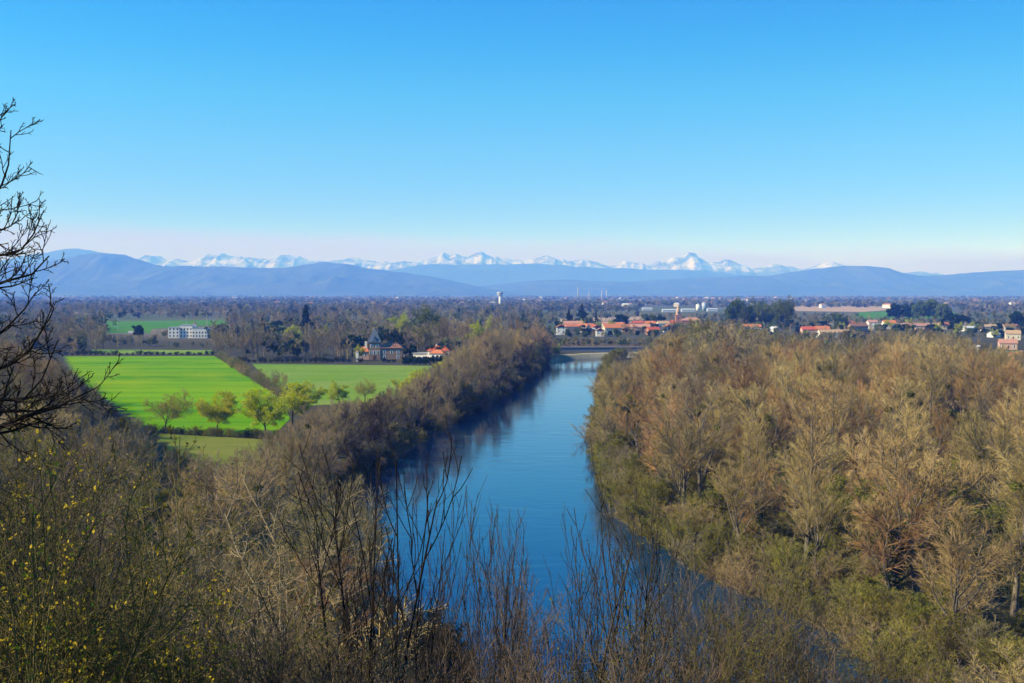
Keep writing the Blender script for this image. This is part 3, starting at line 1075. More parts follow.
# shrubs hanging over both water edges
TT = np.cumsum(np.r_[0, np.linalg.norm(np.diff(RS[:, :2], axis=0), axis=1)])
for sgn_, side in ((-1, 'left'), (1, 'right')):
    s_ = 4.0
    while s_ < TT[-1]:
        i = int(np.searchsorted(TT, s_)) - 1
        s_ += 4.4
        nrm_ = Nn[i] if Nn[i][0] * sgn_ > 0 or (abs(Nn[i][0]) < .3 and Nn[i][1] * sgn_ > 0) else -Nn[i]
        for lay in range(2 if side == 'right' else 1):
            q_ = RS[i, :2] + nrm_ * (RS[i, 2] + (0.4 if lay == 0 else 4.0) + pr.uniform(-.8, 1.2)) + T[i] * pr.uniform(-2, 2)
            x, y = q_
            if y < 60 or y > 700 or abs(x) > y * 0.4665 + 8 or foot_d(x, y)[0] * FS > -1:
                continue
            key = pick(pr, [(('bush', 'olive'), 5), (('bush', 'tan'), 2), (('willow', 'olive'), 1.5), (('bush', 'grey'), .6)] if side == 'right' else [(('bush', 'grey'), 2), (('bush', 'dark'), 5), (('bush', 'olive'), 1.2)])  # left side mostly dark shrubs: the bank's shaded face put into plant colour
            nm, w = KIND_WORDS[key]
            H = pr.uniform(4, 7.5) if key[0] == 'bush' else pr.uniform(7, 10)
            ro_ = 'near the front' if y < 190 else 'mid way to the bridge' if y < 420 else 'toward the bridge'
            plant(key, 'bank_shrub' if key[0] == 'bush' else nm, x, y, H, f'{w} hanging over the {side} water edge {ro_}', 'shrub' if key[0] == 'bush' else 'tree', f'{w}s at the {side} water edge {ro_}', pr, None, 1.3)
# low growth inside the front of the right wood
X, Y = grid(rng, 15, 230, 100, 340, 6.5)
le, re = river_edges(Y)
m = (X > re + 6) & (X < Y * 0.4665 + 8) & (foot_d(X, Y) * FS < -4) & (rng.random(X.size) < 0.75) & (river_d(X, Y) > 5)
for x, y in zip(X[m], Y[m]):
    key = pick(pr, [(('bush', 'olive'), 5), (('bush', 'tan'), 2.5), (('bush', 'grey'), 1)])
    nm, w = KIND_WORDS[key]
    px = pix(x, y, 6)[0]
    plant(key, 'undergrowth_shrub', x, y, pr.uniform(3.5, 7), f'{w} under trees, {look(R_ROWS, y)}, {look(R_COLS, px)}', 'shrub', f'{w}s under trees, {look(R_ROWS, y)}, {look(R_COLS, px)}', pr, None, 1.25)

# left bank strip along the water
L_ROWS = [(0, 'beside the near water'), (235, 'opposite the dark reflections'), (300, 'beside the open blue water'), (400, 'where the river narrows'), (520, 'nearest the bridge'), (640, 'hard by the bridge end')]
n_l = 0
for (ya, yb, sp) in ((120, 430, 7.0), (430, 730, 9.5)):
    X, Y = grid(rng, -130, 60, ya, yb, sp)
    le, re = river_edges(Y)
    rd = river_d(X, Y)
    lim = np.interp(Y, [120, 250, 318, 400, 440, 470, 560, 620, 730], [70, 38, 30, 22, 24, 30, 50, 52, 60])
    m = (X < le) & (rd > 0.5) & (rd < lim) & (foot_d(X, Y) * FS < 2)
    for x, y, d in zip(X[m], Y[m], rd[m]):
        if any(inpoly(np.array([x]), np.array([y]), P)[0] for P in FIELDS_W):
            continue
        px, _ = pix(x, y, 10)
        if px < -30:
            continue
        if d < 6:
            key = pick(pr, [(('bush', 'grey'), 3), (('bush', 'olive'), 2), (('round', 'grey'), 4), (('willow', 'olive'), 1.2), (('bush', 'dark'), 2.5), (('round', 'dark'), 4)])  # dark plants carry the bank's shadow side in their own colour
        elif px > 440:
            key = pick(pr, [(('round', 'grey'), 3), (('round', 'tan'), 2), (('willow', 'olive'), 1.5), (('tall', 'grey'), 2), (('spring', 'yellow'), 0.9), (('bush', 'dark'), 0.6)])
        else:
            key = pick(pr, [(('round', 'grey'), 5), (('round', 'tan'), 1.5), (('round', 'rust'), 0.6), (('willow', 'olive'), 0.9), (('bush', 'grey'), 1)])
        H = {'tall': pr.uniform(18, 25), 'round': pr.uniform(16, 22), 'willow': pr.uniform(8, 13), 'bush': pr.uniform(4, 7), 'spring': pr.uniform(7, 11)}[key[0]]
        z = gz(x, y)
        H = min(H, max(float(top_limit(px, y, L_TOP)) - z + pr.uniform(-2, 1.5), 4.5))
        if y < 240:
            H = min(H, max(float(top_limit(px, y, L_NEAR)) - z + pr.uniform(-2, 1.0), 3.5))
            if H < 5 and key[0] != 'bush':
                key = ('bush', 'grey')
        nm, w = KIND_WORDS[key]
        side = 'leaning over the water' if d < 6 else 'set back on the left bank'
        plant(key, nm, x, y, H, f'{w} {side}, {look(L_ROWS, y)}', 'shrub' if key[0] == 'bush' else 'tree', f'{w}s {side}, {look(L_ROWS, y)}', pr, z)
        n_l += 1
print('left bank', n_l)

# left hillside wood
H_TOP = [(-60, 330), (0, 338), (40, 352), (75, 372), (100, 398), (130, 418), (150, 438), (175, 452), (210, 462), (250, 466), (300, 468), (400, 500), (600, 600), (1024, 683)]
H_ROWS = [(0, 'on the near slope'), (75, 'low on the near slope'), (120, 'at the foot of the slope'), (180, 'beside the olive grass patch'), (260, 'below the wheat field corner'), (340, 'beside the wheat field'), (450, 'far up the wooded hillside')]
H_COLS = [(-999, 'left edge'), (60, 'under the overhanging dark branch'), (130, 'left of the olive grass'), (200, 'below the olive grass'), (270, 'toward the river')]
n_h = 0
for (ya, yb, sp) in ((42, 130, 6.2), (130, 260, 7.0), (260, 520, 8.5), (520, 720, 12)):
    X, Y = grid(rng, -330, 40, ya, yb, sp)
    rd = river_d(X, Y)
    fd = foot_d(X, Y) * FS
    inw = (fd > -3) | ((Y < 262) & (rd > 30))
    m = inw & (rd > 4) & (X > -Y * 0.4665 - 16) & (fd < 62) | (inw & (rd > 4) & (Y < 130) & (X > -Y * 0.4665 - 8))
    for x, y, f in zip(X[m], Y[m], fd[m]):
        if any(inpoly(np.array([x]), np.array([y]), P)[0] for P in FIELDS_W):
            continue
        z = gz(x, y)
        px, py = pix(x, y, z + 6)
        if px > 330:
            continue
        if y < 120:
            key = pick(pr, [(('bush', 'olive'), 2), (('willow', 'olive'), 2.2), (('bush', 'tan'), 1.5), (('round', 'tan'), 3), (('round', 'grey'), 2), (('round', 'rust'), 1)])
        elif y < 260:
            key = pick(pr, [(('round', 'grey'), 3), (('round', 'tan'), 2.5), (('tall', 'grey'), 1), (('willow', 'olive'), 2), (('bush', 'grey'), 1), (('bush', 'tan'), 1)])
        elif f < 24 and y < 440:
            key = pick(pr, [(('bush', 'dark'), 3), (('round', 'dark'), 4), (('bush', 'grey'), 1)])  # dark-coloured plants deepen the shadow on this part of the hillside
        else:
            key = pick(pr, [(('round', 'grey'), 4), (('round', 'dark'), 2), (('round', 'rust'), 1), (('round', 'tan'), 1)])
        H = {'tall': pr.uniform(13, 18), 'round': pr.uniform(10, 15), 'willow': pr.uniform(8, 12), 'bush': pr.uniform(4.5, 7.5)}[key[0]]
        H = min(H, max(float(top_limit(px, y, H_TOP)) - z + pr.uniform(-1.5, 1.0), 2.5))
        if H < 3.2 and key[0] != 'bush':
            key = ('bush', 'olive')
        nm, w = KIND_WORDS[key]
        plant(key, nm, x, y, H, f'{w} {look(H_ROWS, y)}, {look(H_COLS, px)}', 'shrub' if key[0] == 'bush' else 'tree', f'{w}s {look(H_ROWS, y)}, {look(H_COLS, px)}', pr, z, 1.15)
        n_h += 1
print('hillside', n_h)


# ------------------------------------------------------------------ far woodland as stuff (nobody could count these)
def low_tree(seed, H, n1, n2, n3, tall=True, rt=0.06, S=3):
    rng = np.random.default_rng(seed)
    p0, r0 = stem_line(rng, H * 0.9, H * 0.012, 4, 0.04, 0.05)
    if tall:
        sh = lambda t: 0.55 + 0.75 * np.sin(np.pi * np.clip((t - 0.15) / 0.95, 0, 1)) - 0.35 * t
        p1, r1 = branch(rng, p0, r0, n1, 0.12, 0.99, 0.72, H * 0.24, 0.16, 0.10, 3, 0.5, rt * 1.3, sh)
    else:
        p1, r1 = branch(rng, p0, r0, n1, 0.12, 0.98, 0.9, H * 0.42, 0.12, 0.12, 3, 0.5, rt * 1.3, lambda t: 1.05 - 0.5 * t)
    p2, r2 = branch(rng, p1, r1, n2, 0.15, 1.0, 0.65, 0.5, 0.08, 0.12, 3 if n3 else 2, 0.6, rt, taper=0.4)
    a = Acc()
    a.add(*tubes(p0, r0, S)); a.add(*tubes(p1, r1, S)); a.add(*tubes(p2, r2, S))
    if n3:
        p3, r3 = branch(rng, p2, r2, n3, 0.1, 1.0, 0.6, 0.62, 0.06, 0.14, 2, 0.7, rt * 0.6, taper=0.5)
        a.add(*tubes(p3, r3, S))
    return a.arrays()


def stamp(acc, proto, x, y, z, s, rot, tint, wide=1.0):
    v, q, t = proto
    c, sn = math.cos(rot), math.sin(rot)
    w = np.empty_like(v)
    w[:, 0] = (v[:, 0] * c - v[:, 1] * sn) * s * wide + x
    w[:, 1] = (v[:, 0] * sn + v[:, 1] * c) * s * wide + y
    w[:, 2] = v[:, 2] * s + z
    acc.add(w, q, t, tint)


WOOD_T = mat('distant_twigs', (0.235, 0.185, 0.092), 0.85, var=0.28, hue=0.02, tint=True)
WOOD_O = mat('distant_olive_twigs', (0.145, 0.135, 0.045), 0.85, var=0.28, hue=0.02, tint=True)
WOOD_G = mat('distant_green_crowns', (0.07, 0.085, 0.026), 0.85, var=0.45, hue=0.02, tint=True)
LT = [low_tree(500 + i, 20, 16, 8, 7, True, 0.055) for i in range(3)]
LR = [low_tree(510 + i, 16, 12, 10, 8, False, 0.05) for i in range(3)]
aT, aO = Acc(), Acc()
for x, y, z, H, key in LOWPTS:
    tall = key[0] == 'tall'
    p = pr.choice(LT if tall else LR)
    stamp(aO if key[0] in ('willow', 'bush', 'spring') else aT, p, x, y, z - 0.2, H / (20 if tall else 16), pr.random() * 6.28, pr.random())
tag(link('far_wood', to_mesh('far_wood', aT, WOOD_T, tint=True)), 'brown treetops at the far end of the right bank wood', kind='stuff')
if aO.n:
    tag(link('far_undergrowth', to_mesh('far_undergrowth', aO, WOOD_O, tint=True)), 'olive undergrowth at the far end of the right bank wood', kind='stuff')

# valley floor beyond: belts of bare trees
MT = [low_tree(530 + i, 16, 9, 7, 3, i % 2 == 0, 0.09) for i in range(4)]
FTree = [low_tree(540 + i, 14, 8, 5, 0, i % 2 == 0, 0.28) for i in range(4)]
prg = np.random.default_rng(88)
GP = []
for i in range(3):
    cen = [(prg.normal(0, 2.2), prg.normal(0, 2.2), 3 + 6 * prg.random()) for _ in range(9)]
    v, tt = puffs(prg, cen, [(2.2, 2.2, 1.9)] * 9, 110, 1.6)
    GP.append((v.astype(np.float32), np.zeros((0, 4), np.int64), tt))

# windows of the picture kept free of tall trees: (px0, px1, from Y, to Y, top row allowed)
CLEAR = [(156, 214, 660, 1010, 341), (352, 412, 560, 672, 365), (396, 452, 560, 690, 362), (104, 156, 700, 1500, 334), (550, 672, 735, 1420, 337),
         (672, 692, 735, 1400, 326), (98, 214, 690, 790, 349.5), (640, 770, 1000, 2700, 312), (795, 1030, 735, 1340, 331), (960, 1060, 560, 1010, 352), (740, 960, 1400, 2900, 311.5), (858, 958, 1500, 2400, 317), (105, 228, 1000, 1700, 329)]


def clear_limit(px, y):
    lim = 0
    for a, b, y0_, y1_, row in CLEAR:
        if a <= px <= b and y0_ <= y <= y1_:
            lim = max(lim, row)
    return lim


aM, aF, aG = Acc(), Acc(), Acc()
cnt = 0
# 730 - 2000 m
for (ya, yb, sp, thr) in ((690, 1000, 12.5, 0.36), (1000, 1500, 17, 0.42), (1500, 2400, 24, 0.44)):
    X, Y = grid(rng, -1250, 1250, ya, yb, sp)
    PX = 512 + F * X / Y
    den = fbm(X / 130.0, Y / 95.0, 61, 3)
    m = (np.abs(PX - 512) < 545) & (den > thr) & (river_d(X, Y) > 5) & ~((X > -30) & (X < 112) & (Y > 725) & (Y < 775))
    for x, y, px in zip(X[m], Y[m], PX[m]):
        if any(inpoly(np.array([x]), np.array([y]), P)[0] for P in FIELDS_W):
            continue
        if px < 250 and y < 760 and px > 40:
            continue
        H = pr.uniform(9, 17) * (1.15 if px < 540 else 0.75)
        lim = clear_limit(px, y)
        if lim:
            H = min(H, CZ - (lim - 292) / F * y - 3.0)
            if H < 3:
                continue
        elif px > 556 and y < 1500:
            H = min(H, 8.5)
        g = pr.random()
        if g < (0.2 if px < 540 else 0.36):
            stamp(aG, pr.choice(GP), x, y, 2.8, H / 12.0, pr.random() * 6.28, pr.random())
        else:
            stamp(aM, pr.choice(MT), x, y, 2.9, H / 16.0, pr.random() * 6.28, pr.random(), 1.15)
        cnt += 1
print('belt trees', cnt)
cnt = 0
Yl = 2400.0
while Yl < 10500:
    sp = Yl * 0.0055
    xs_ = np.arange(-0.5 * Yl, 0.5 * Yl, sp)
    for row in range(3):
        x = xs_ + rng.uniform(-.5, .5, len(xs_)) * sp
        y = Yl + rng.uniform(0, Yl * 0.045, len(xs_))
        den = fbm(x / 420.0, y / 200.0, 71, 3)
        for xx, yy, dd in zip(x, y, den):
            if dd < 0.43:
                continue
            px = 512 + F * xx / yy
            lim = clear_limit(px, yy)
            H = pr.uniform(9, 16)
            if lim and yy < 2900:
                H = min(H, CZ - (lim - 292) / F * yy - 3)
                if H < 3:
                    continue
            if pr.random() < 0.42:
                stamp(aG, pr.choice(GP), xx, yy, 2.8, H / 11.0, pr.random() * 6.28, pr.random(), 1.6)
            else:
                stamp(aF, pr.choice(FTree), xx, yy, 2.8, H / 14.0, pr.random() * 6.28, pr.random(), 1.8)
            cnt += 1
    Yl *= 1.07
print('far trees', cnt)
tag(link('valley_wood', to_mesh('valley_wood', aM, WOOD_T, tint=True)), 'belts of bare brown trees across the valley floor', kind='stuff')
tag(link('distant_wood', to_mesh('distant_wood', aF, WOOD_T, tint=True)), 'hazy lines of bare trees far out on the plain', kind='stuff')
tag(link('valley_greenery', to_mesh('valley_greenery', aG, WOOD_G, tint=True)), 'scattered green crowns among the belts of trees', kind='stuff')

# ------------------------------------------------------------------ trees one can tell apart
for px, py, H, key, lab in [
    (165, 433, 12, ('spring', 'olive'), 'brown green rounded tree at near edge of wheat field, leftmost of its row'),
    (217, 434, 11.5, ('spring', 'yellow'), 'yellow green spreading tree on hedge, second along near edge of wheat field'),
    (266, 438, 13, ('spring', 'yellow'), 'yellow green tree with slanting trunk at right corner of wheat field'),
    (292, 425, 12, ('spring', 'yellow'), 'yellow green tree touching the grey left bank wood, behind wheat field corner'),
    (306, 412, 10, ('spring', 'yellow'), 'yellow green bush-like tree at near edge of pale meadow, beside the hedge'),
    (340, 405, 8, ('spring', 'yellow'), 'low yellow green tree in front of pale meadow, behind grey treetops'),
    (365, 402, 8, ('spring', 'olive'), 'brown budding tree at near edge of pale meadow, left of centre'),
    (407, 402, 10, ('spring', 'yellow'), 'golden leafing tree beside right end of pale meadow'),
    (424, 400, 11, ('spring', 'yellow'), 'bright yellow green tree against the dark river bank trees'),
    (280, 398, 10, ('round', 'tan'), 'tan bare tree closing near end of the field hedge'),
    (275, 386, 8, ('round', 'grey'), 'grey bare tree rising from the field hedge')]:
    x, y = gnd(px, py)
    nm, w = KIND_WORDS[key]
    plant(key, nm, x, y, H, lab, 'tree', None, pr, 3.0, 1.3)

# hedge dividing the two fields
p_a = np.array(gnd(216, 357)); p_b = np.array(gnd(286, 404))
nh = 42
for i in range(nh):
    p = p_a + (p_b - p_a) * (i + 0.5) / nh + np.array([pr.uniform(-1.5, 1.5) + 1.5, pr.uniform(-2, 2)])
    key = pick(pr, [(('bush', 'olive'), 3), (('bush', 'tan'), 2.5), (('bush', 'grey'), 1)])
    nm, w = KIND_WORDS[key]
    wh = 'near end' if i > 28 else ('middle' if i > 14 else 'far end')
    plant(key, 'hedge_shrub', p[0], p[1], pr.uniform(3.8, 6.2), f'{w} at {wh} of hedge between wheat field and pale meadow', 'shrub', f'{w}s at {wh} of the field hedge', pr, 3.0, 1.35)
# low hedge under the row of trees at the near edge of the wheat field
for i in range(24):
    px = 150 + i * 5.6
    x, y = gnd(px + pr.uniform(-2, 2), np.interp(px, [150, 200, 272, 290], [433, 436, 439.5, 441]))
    key = pick(pr, [(('bush', 'dark'), 2), (('bush', 'olive'), 2)])
    nm, w = KIND_WORDS[key]
    plant(key, nm if key[1] == 'dark' else 'hedge_shrub', x, y, pr.uniform(1.8, 3.4), f'low {w} in row between wheat field and olive grass', 'shrub', f'low {w}s between wheat field and olive grass', pr, 3.0, 1.4)
# hedge rows at the far edges
for i in range(26):
    px = 60 + i * 6.1
    x, y = gnd(px, 355.0)
    plant(('bush', 'dark'), 'evergreen_shrub', x, y, pr.uniform(1.5, 3.6), 'small dark shrub in row along far edge of wheat field', 'shrub', 'shrubs along the far edge of the wheat field', pr, 3.0, 1.6)
for i in range(30):
    px = 232 + i * 5.6
    x, y = gnd(px, 362.4)
    if 352 < px < 380 and pr.random() < 0.3:
        continue
    plant(('bush', 'dark'), 'evergreen_shrub', x, y, pr.uniform(2.0, 4.2), 'low dark shrub in row along far edge of pale meadow', 'shrub', 'shrubs along the far edge of the pale meadow', pr, 3.0, 1.6)
for i in range(13):
    x, y = gnd(405 + i * 3.6, 365.5)
    plant(('puff', 'dark'), 'clipped_hedge_plant', x, y, pr.uniform(5.4, 6.4), 'dense dark clipped hedge plant in front of red roofed villa', 'hedge', 'dark hedge before the red roofed villa', pr, 3.0, 0.95)

# trees around the turreted house and the middle distance, one mesh set each
for px, Y, ytop, key, nm, lab, wide in [
    (392, 712, 326, ('pine', 'dark'), 'umbrella_pine', 'large dark umbrella pine right behind the pointed tower', 1.25),
    (352, 716, 332, ('pine', 'dark'), 'umbrella_pine', 'dark umbrella pine left of the pointed tower', 1.2),
    (370, 730, 333, ('pine', 'dark'), 'umbrella_pine', 'dark pine partly hidden behind the pointed tower', 1.0),
    (410, 702, 342, ('puff', 'dark'), 'evergreen_tree', 'dark rounded evergreen between turreted house and red roofed villa', 1.1),
    (357, 672, 347, ('spring', 'yellow'), 'leafing_tree', 'small bright yellow green tree left of the turreted house', 1.1),
    (306, 980, 305, ('conifer', 'dark'), 'cedar_tree', 'lone dark conical cedar above the mid valley trees', 1.0),
    (262, 1000, 317, ('conifer', 'dark'), 'cedar_tree', 'dark conifer left of the lone cedar', 1.0),
    (278, 985, 319, ('puff', 'dark'), 'evergreen_tree', 'dark round evergreen between two conifers in mid valley', 1.3),
    (292, 840, 327, ('spring', 'yellow'), 'leafing_tree', 'pale yellow green tree in front of the lone cedar', 1.0),
    (322, 860, 328, ('spring', 'yellow'), 'leafing_tree', 'pale green tree right of the lone cedar', 1.0),
    (398, 900, 316, ('spring', 'yellow'), 'leafing_tree', 'pale green treetop behind the big umbrella pine', 1.1),
    (425, 880, 308, ('spring', 'green'), 'leafing_tree', 'green crown rising over woods right of the turreted house', 1.1),
    (480, 740, 322, ('spring', 'yellow'), 'leafing_tree', 'yellow green crown above left bank wood near the bridge', 1.0),
    (556, 715, 345, ('spring', 'yellow'), 'leafing_tree', 'small yellow green tree at the left end of the bridge', 0.9),
    (247, 740, 348, ('puff', 'dark'), 'evergreen_tree', 'dark green round evergreen at left corner of pale meadow', 1.3),
    (138, 1000, 324, ('puff', 'dark'), 'evergreen_tree', 'dark round tree in front of distant green field', 1.1),
    (582, 1330, 304, ('conifer', 'dark'), 'cedar_tree', 'dark conical conifer behind left end of town', 1.2),
    (569, 1340, 309, ('conifer', 'dark'), 'cedar_tree', 'dark conifer just left of the taller town conifer', 1.1),
    (620, 1230, 313, ('puff', 'dark'), 'evergreen_tree', 'broad dark evergreen amid the orange town roofs', 1.2),
    (596, 1345, 310, ('cypress', 'dark'), 'cypress_tree', 'thin dark cypress right of the town conifers', 1.0),
    (650, 1280, 313, ('puff', 'green'), 'leafing_tree', 'green rounded tree left of the church', 1.2),
    (587, 1290, 316, ('puff', 'green'), 'leafing_tree', 'light green round tree below the town conifer', 1.3),
    (660, 1290, 315, ('puff', 'dark'), 'evergreen_tree', 'dark green tree touching the left of church', 1.1),
    (840, 1240, 313, ('puff', 'green'), 'leafing_tree', 'green bushy tree behind the brown roofed houses', 1.3),
    (951, 1230, 311, ('pine', 'dark'), 'umbrella_pine', 'dark round pine among houses on the right', 1.1),
    (963, 1250, 313, ('pine', 'dark'), 'umbrella_pine', 'second dark pine right beside the round one', 1.0),
    (1018, 1200, 309, ('puff', 'dark'), 'evergreen_tree', 'dark evergreen at right edge of town', 1.3)]:
    x = (px - 512) / F * Y
    H = CZ - (ytop - 292) / F * Y - 3.0
    plant(key, nm, x, Y, max(H, 4), lab, 'tree', None, pr, 3.0, wide)
for i in range(11):
    px = 732 + i * 5.6
    Y = 1250 + pr.uniform(0, 60)
    H = CZ - (pr.uniform(299, 305) - 292) / F * Y - 3
    plant(('spring', 'green') if i % 3 else ('puff', 'green'), 'leafing_tree', (px - 512) / F * Y, Y, H, 'tall fresh green tree in the grove right of the church', 'tree', 'green grove right of the church', pr, 3.0, 0.75)
for i in range(10):
    px = 893 + i * 6
    Y = 1560 + pr.uniform(0, 80)
    H = CZ - (pr.uniform(298, 304) - 292) / F * Y - 3
    plant(('puff', 'dark' if i < 4 else 'green'), 'evergreen_tree' if i < 4 else 'leafing_tree', (px - 512) / F * Y, Y, H, ('dark' if i < 4 else 'soft green') + ' tree in the belt behind the far green field', 'tree', ('dark' if i < 4 else 'green') + ' belt behind the far green field', pr, 3.0, 0.8)
TOWN_W = [(0, 'between the bridge and orange roofs'), (600, 'around the broad orange roof'), (640, 'left of the church'), (690, 'right of the church'), (760, 'around the long white villa'), (850, 'among brown roofed houses'), (905, 'before the dark round pine'), (960, 'near the right edge of town')]
X, Y = grid(rng, 20, 640, 1000, 1330, 15)
n_t_ = 0
for x, y in zip(X, Y):
    px = 512 + F * x / y
    if not 556 < px < 1040 or river_d(x, y)[0] < 6 or pr.random() < (0.22 if px < 760 else 0.5):
        continue
    key = pick(pr, [(('puff', 'green'), 3), (('puff', 'dark'), 3), (('round', 'tan'), 3), (('round', 'grey'), 2), (('spring', 'yellow'), .6)])
    w = {'puff': 'green leafy garden tree' if key[1] == 'green' else 'dark evergreen garden tree', 'round': 'bare brown garden tree', 'spring': 'yellow green garden tree'}[key[0]]
    plant(key, {'puff': 'evergreen_tree' if key[1] == 'dark' else 'leafing_tree', 'spring': 'leafing_tree'}.get(key[0], 'garden_tree'), x, y, pr.uniform(5, 10.5) * (0.85 if y < 1100 else 1), f'{w} {look(TOWN_W, px)}', 'tree', f'{w}s {look(TOWN_W, px)}', pr, 3.0, 1.1)
    n_t_ += 1
print('town trees', n_t_)
# bare trees standing behind the meadow, one by one
BG_COLS = [(0, 'behind the wheat field'), (212, 'behind the field hedge'), (300, 'behind left of pale meadow'), (400, 'behind the red roofed villa'), (455, 'behind left bank wood'), (560, 'by the bridge')]
for i in range(95):
    px = pr.choice((pr.uniform(212, 352), pr.uniform(400, 552), pr.uniform(30, 110)))
    Y = pr.uniform(700, 790) if px > 200 else pr.uniform(740, 900)
    x = (px - 512) / F * Y
    if river_d(x, Y)[0] < 5 or clear_limit(px, Y):
        continue
    yt = np.interp(px, [30, 110, 212, 300, 352, 400, 450, 500, 552], [330, 330, 332, 330, 328, 320, 316, 318, 328]) + pr.uniform(-3, 10)
    H = CZ - (yt - 292) / F * Y - 3
    key = pick(pr, [(('tall', 'grey'), 2), (('round', 'tan'), 2), (('round', 'grey'), 3), (('round', 'rust'), 1), (('willow', 'olive'), 1.2)])
    nm, w = KIND_WORDS[key]
    plant(key, nm, x, Y, H, f'{w} {look(BG_COLS, px)}', 'tree', f'{w}s {look(BG_COLS, px)}', pr, 3.0)


# ------------------------------------------------------------------ buildings
def box(a, x0, x1, y0, y1, z0, z1):
    a.add([(x0, y0, z0), (x1, y0, z0), (x1, y1, z0), (x0, y1, z0), (x0, y0, z1), (x1, y0, z1), (x1, y1, z1), (x0, y1, z1)],
          [(0, 3, 2, 1), (4, 5, 6, 7), (0, 1, 5, 4), (1, 2, 6, 5), (2, 3, 7, 6), (3, 0, 4, 7)])


def prism(a, pts, y0, y1):
    """profile in x-z pulled along y"""
    n = len(pts)
    v = [(p[0], y0, p[1]) for p in pts] + [(p[0], y1, p[1]) for p in pts]
    q = [(i, (i + 1) % n, n + (i + 1) % n, n + i) for i in range(n)]
    t = [(0, i + 1, i) for i in range(1, n - 1)] + [(n, n + i, n + i + 1) for i in range(1, n - 1)]
    a.add(v, q, t)


def pyramid(a, x0, x1, y0, y1, z0, z1, ridge=0.0):
    cx, cy = (x0 + x1) / 2, (y0 + y1) / 2
    if ridge <= 0:
        a.add([(x0, y0, z0), (x1, y0, z0), (x1, y1, z0), (x0, y1, z0), (cx, cy, z1)], [(0, 3, 2, 1)], [(0, 1, 4), (1, 2, 4), (2, 3, 4), (3, 0, 4)])
    else:
        a.add([(x0, y0, z0), (x1, y0, z0), (x1, y1, z0), (x0, y1, z0), (cx - ridge / 2, cy, z1), (cx + ridge / 2, cy, z1)],
              [(0, 3, 2, 1), (0, 1, 5, 4), (2, 3, 4, 5)], [(1, 2, 5), (3, 0, 4)])


def cyl(a, x, y, r0, r1, z0, z1, S=16):
    P = np.array([[(x, y, z0), (x, y, z1)]], float)
    v, q = tubes(P, np.array([[r0, r1]]), S)
    n = len(v) // 2
    t = [(n, n + i, n + i + 1) for i in range(1, n - 1)] + [(0, i + 1, i) for i in range(1, n - 1)]
    a.add(v, q, t)


def part(name, acc, m, parent, smooth=False, label=None):
    o = link(name, to_mesh(name, acc, m, smooth), parent)
    if label:
        o['label'] = label
    return o


WALLM = {'white': mat('render_white', (0.78, 0.74, 0.68), 0.9, nscale=0.6, col2=(0.68, 0.63, 0.56)), 'cream': mat('render_cream', (0.64, 0.54, 0.40), 0.9, nscale=0.6, col2=(0.55, 0.46, 0.34)),
         'pink': mat('render_pink', (0.55, 0.36, 0.27), 0.9, nscale=0.6, col2=(0.48, 0.31, 0.23)), 'brick': mat('brick_rose', (0.40, 0.19, 0.12), 0.9, nscale=0.7, col2=(0.34, 0.16, 0.10)),
         'tan': mat('render_tan', (0.30, 0.20, 0.13), 0.9, nscale=0.6, col2=(0.24, 0.16, 0.105)), 'grey': mat('panel_grey', (0.42, 0.45, 0.50), 0.7, nscale=0.3, col2=(0.36, 0.39, 0.44))}
ROOFM = {'orange': mat('tiles_orange', (0.56, 0.19, 0.075), 0.85, nscale=0.8, col2=(0.44, 0.15, 0.07)), 'red': mat('tiles_red', (0.50, 0.105, 0.05), 0.85, nscale=0.8, col2=(0.40, 0.09, 0.05)),
         'brown': mat('tiles_brown', (0.27, 0.13, 0.085), 0.85, nscale=0.8, col2=(0.21, 0.11, 0.075)), 'rose': mat('tiles_rose', (0.47, 0.24, 0.17), 0.85, nscale=0.8, col2=(0.38, 0.2, 0.14)),
         'white': mat('sheet_white', (0.55, 0.55, 0.56), 0.6, nscale=0.3, col2=(0.45, 0.45, 0.47)), 'tan': mat('tiles_tan', (0.46, 0.30, 0.18), 0.85, nscale=0.8, col2=(0.38, 0.25, 0.15)),
         'slate': mat('slate_blue_grey', (0.10, 0.125, 0.16), 0.55, nscale=0.8, col2=(0.075, 0.095, 0.125), spec=0.4), 'grey': mat('sheet_grey', (0.38, 0.38, 0.39), 0.7, nscale=0.4, col2=(0.31, 0.31, 0.32))}
GLASS = mat('window_glass', (0.03, 0.04, 0.055), 0.15, spec=0.5)
SHUT = mat('shutter_white', (0.72, 0.72, 0.70), 0.7)
DOOR = mat('door_brown', (0.10, 0.055, 0.03), 0.7)
CONC = mat('concrete', (0.42, 0.42, 0.41), 0.85, nscale=0.5, col2=(0.34, 0.34, 0.34))


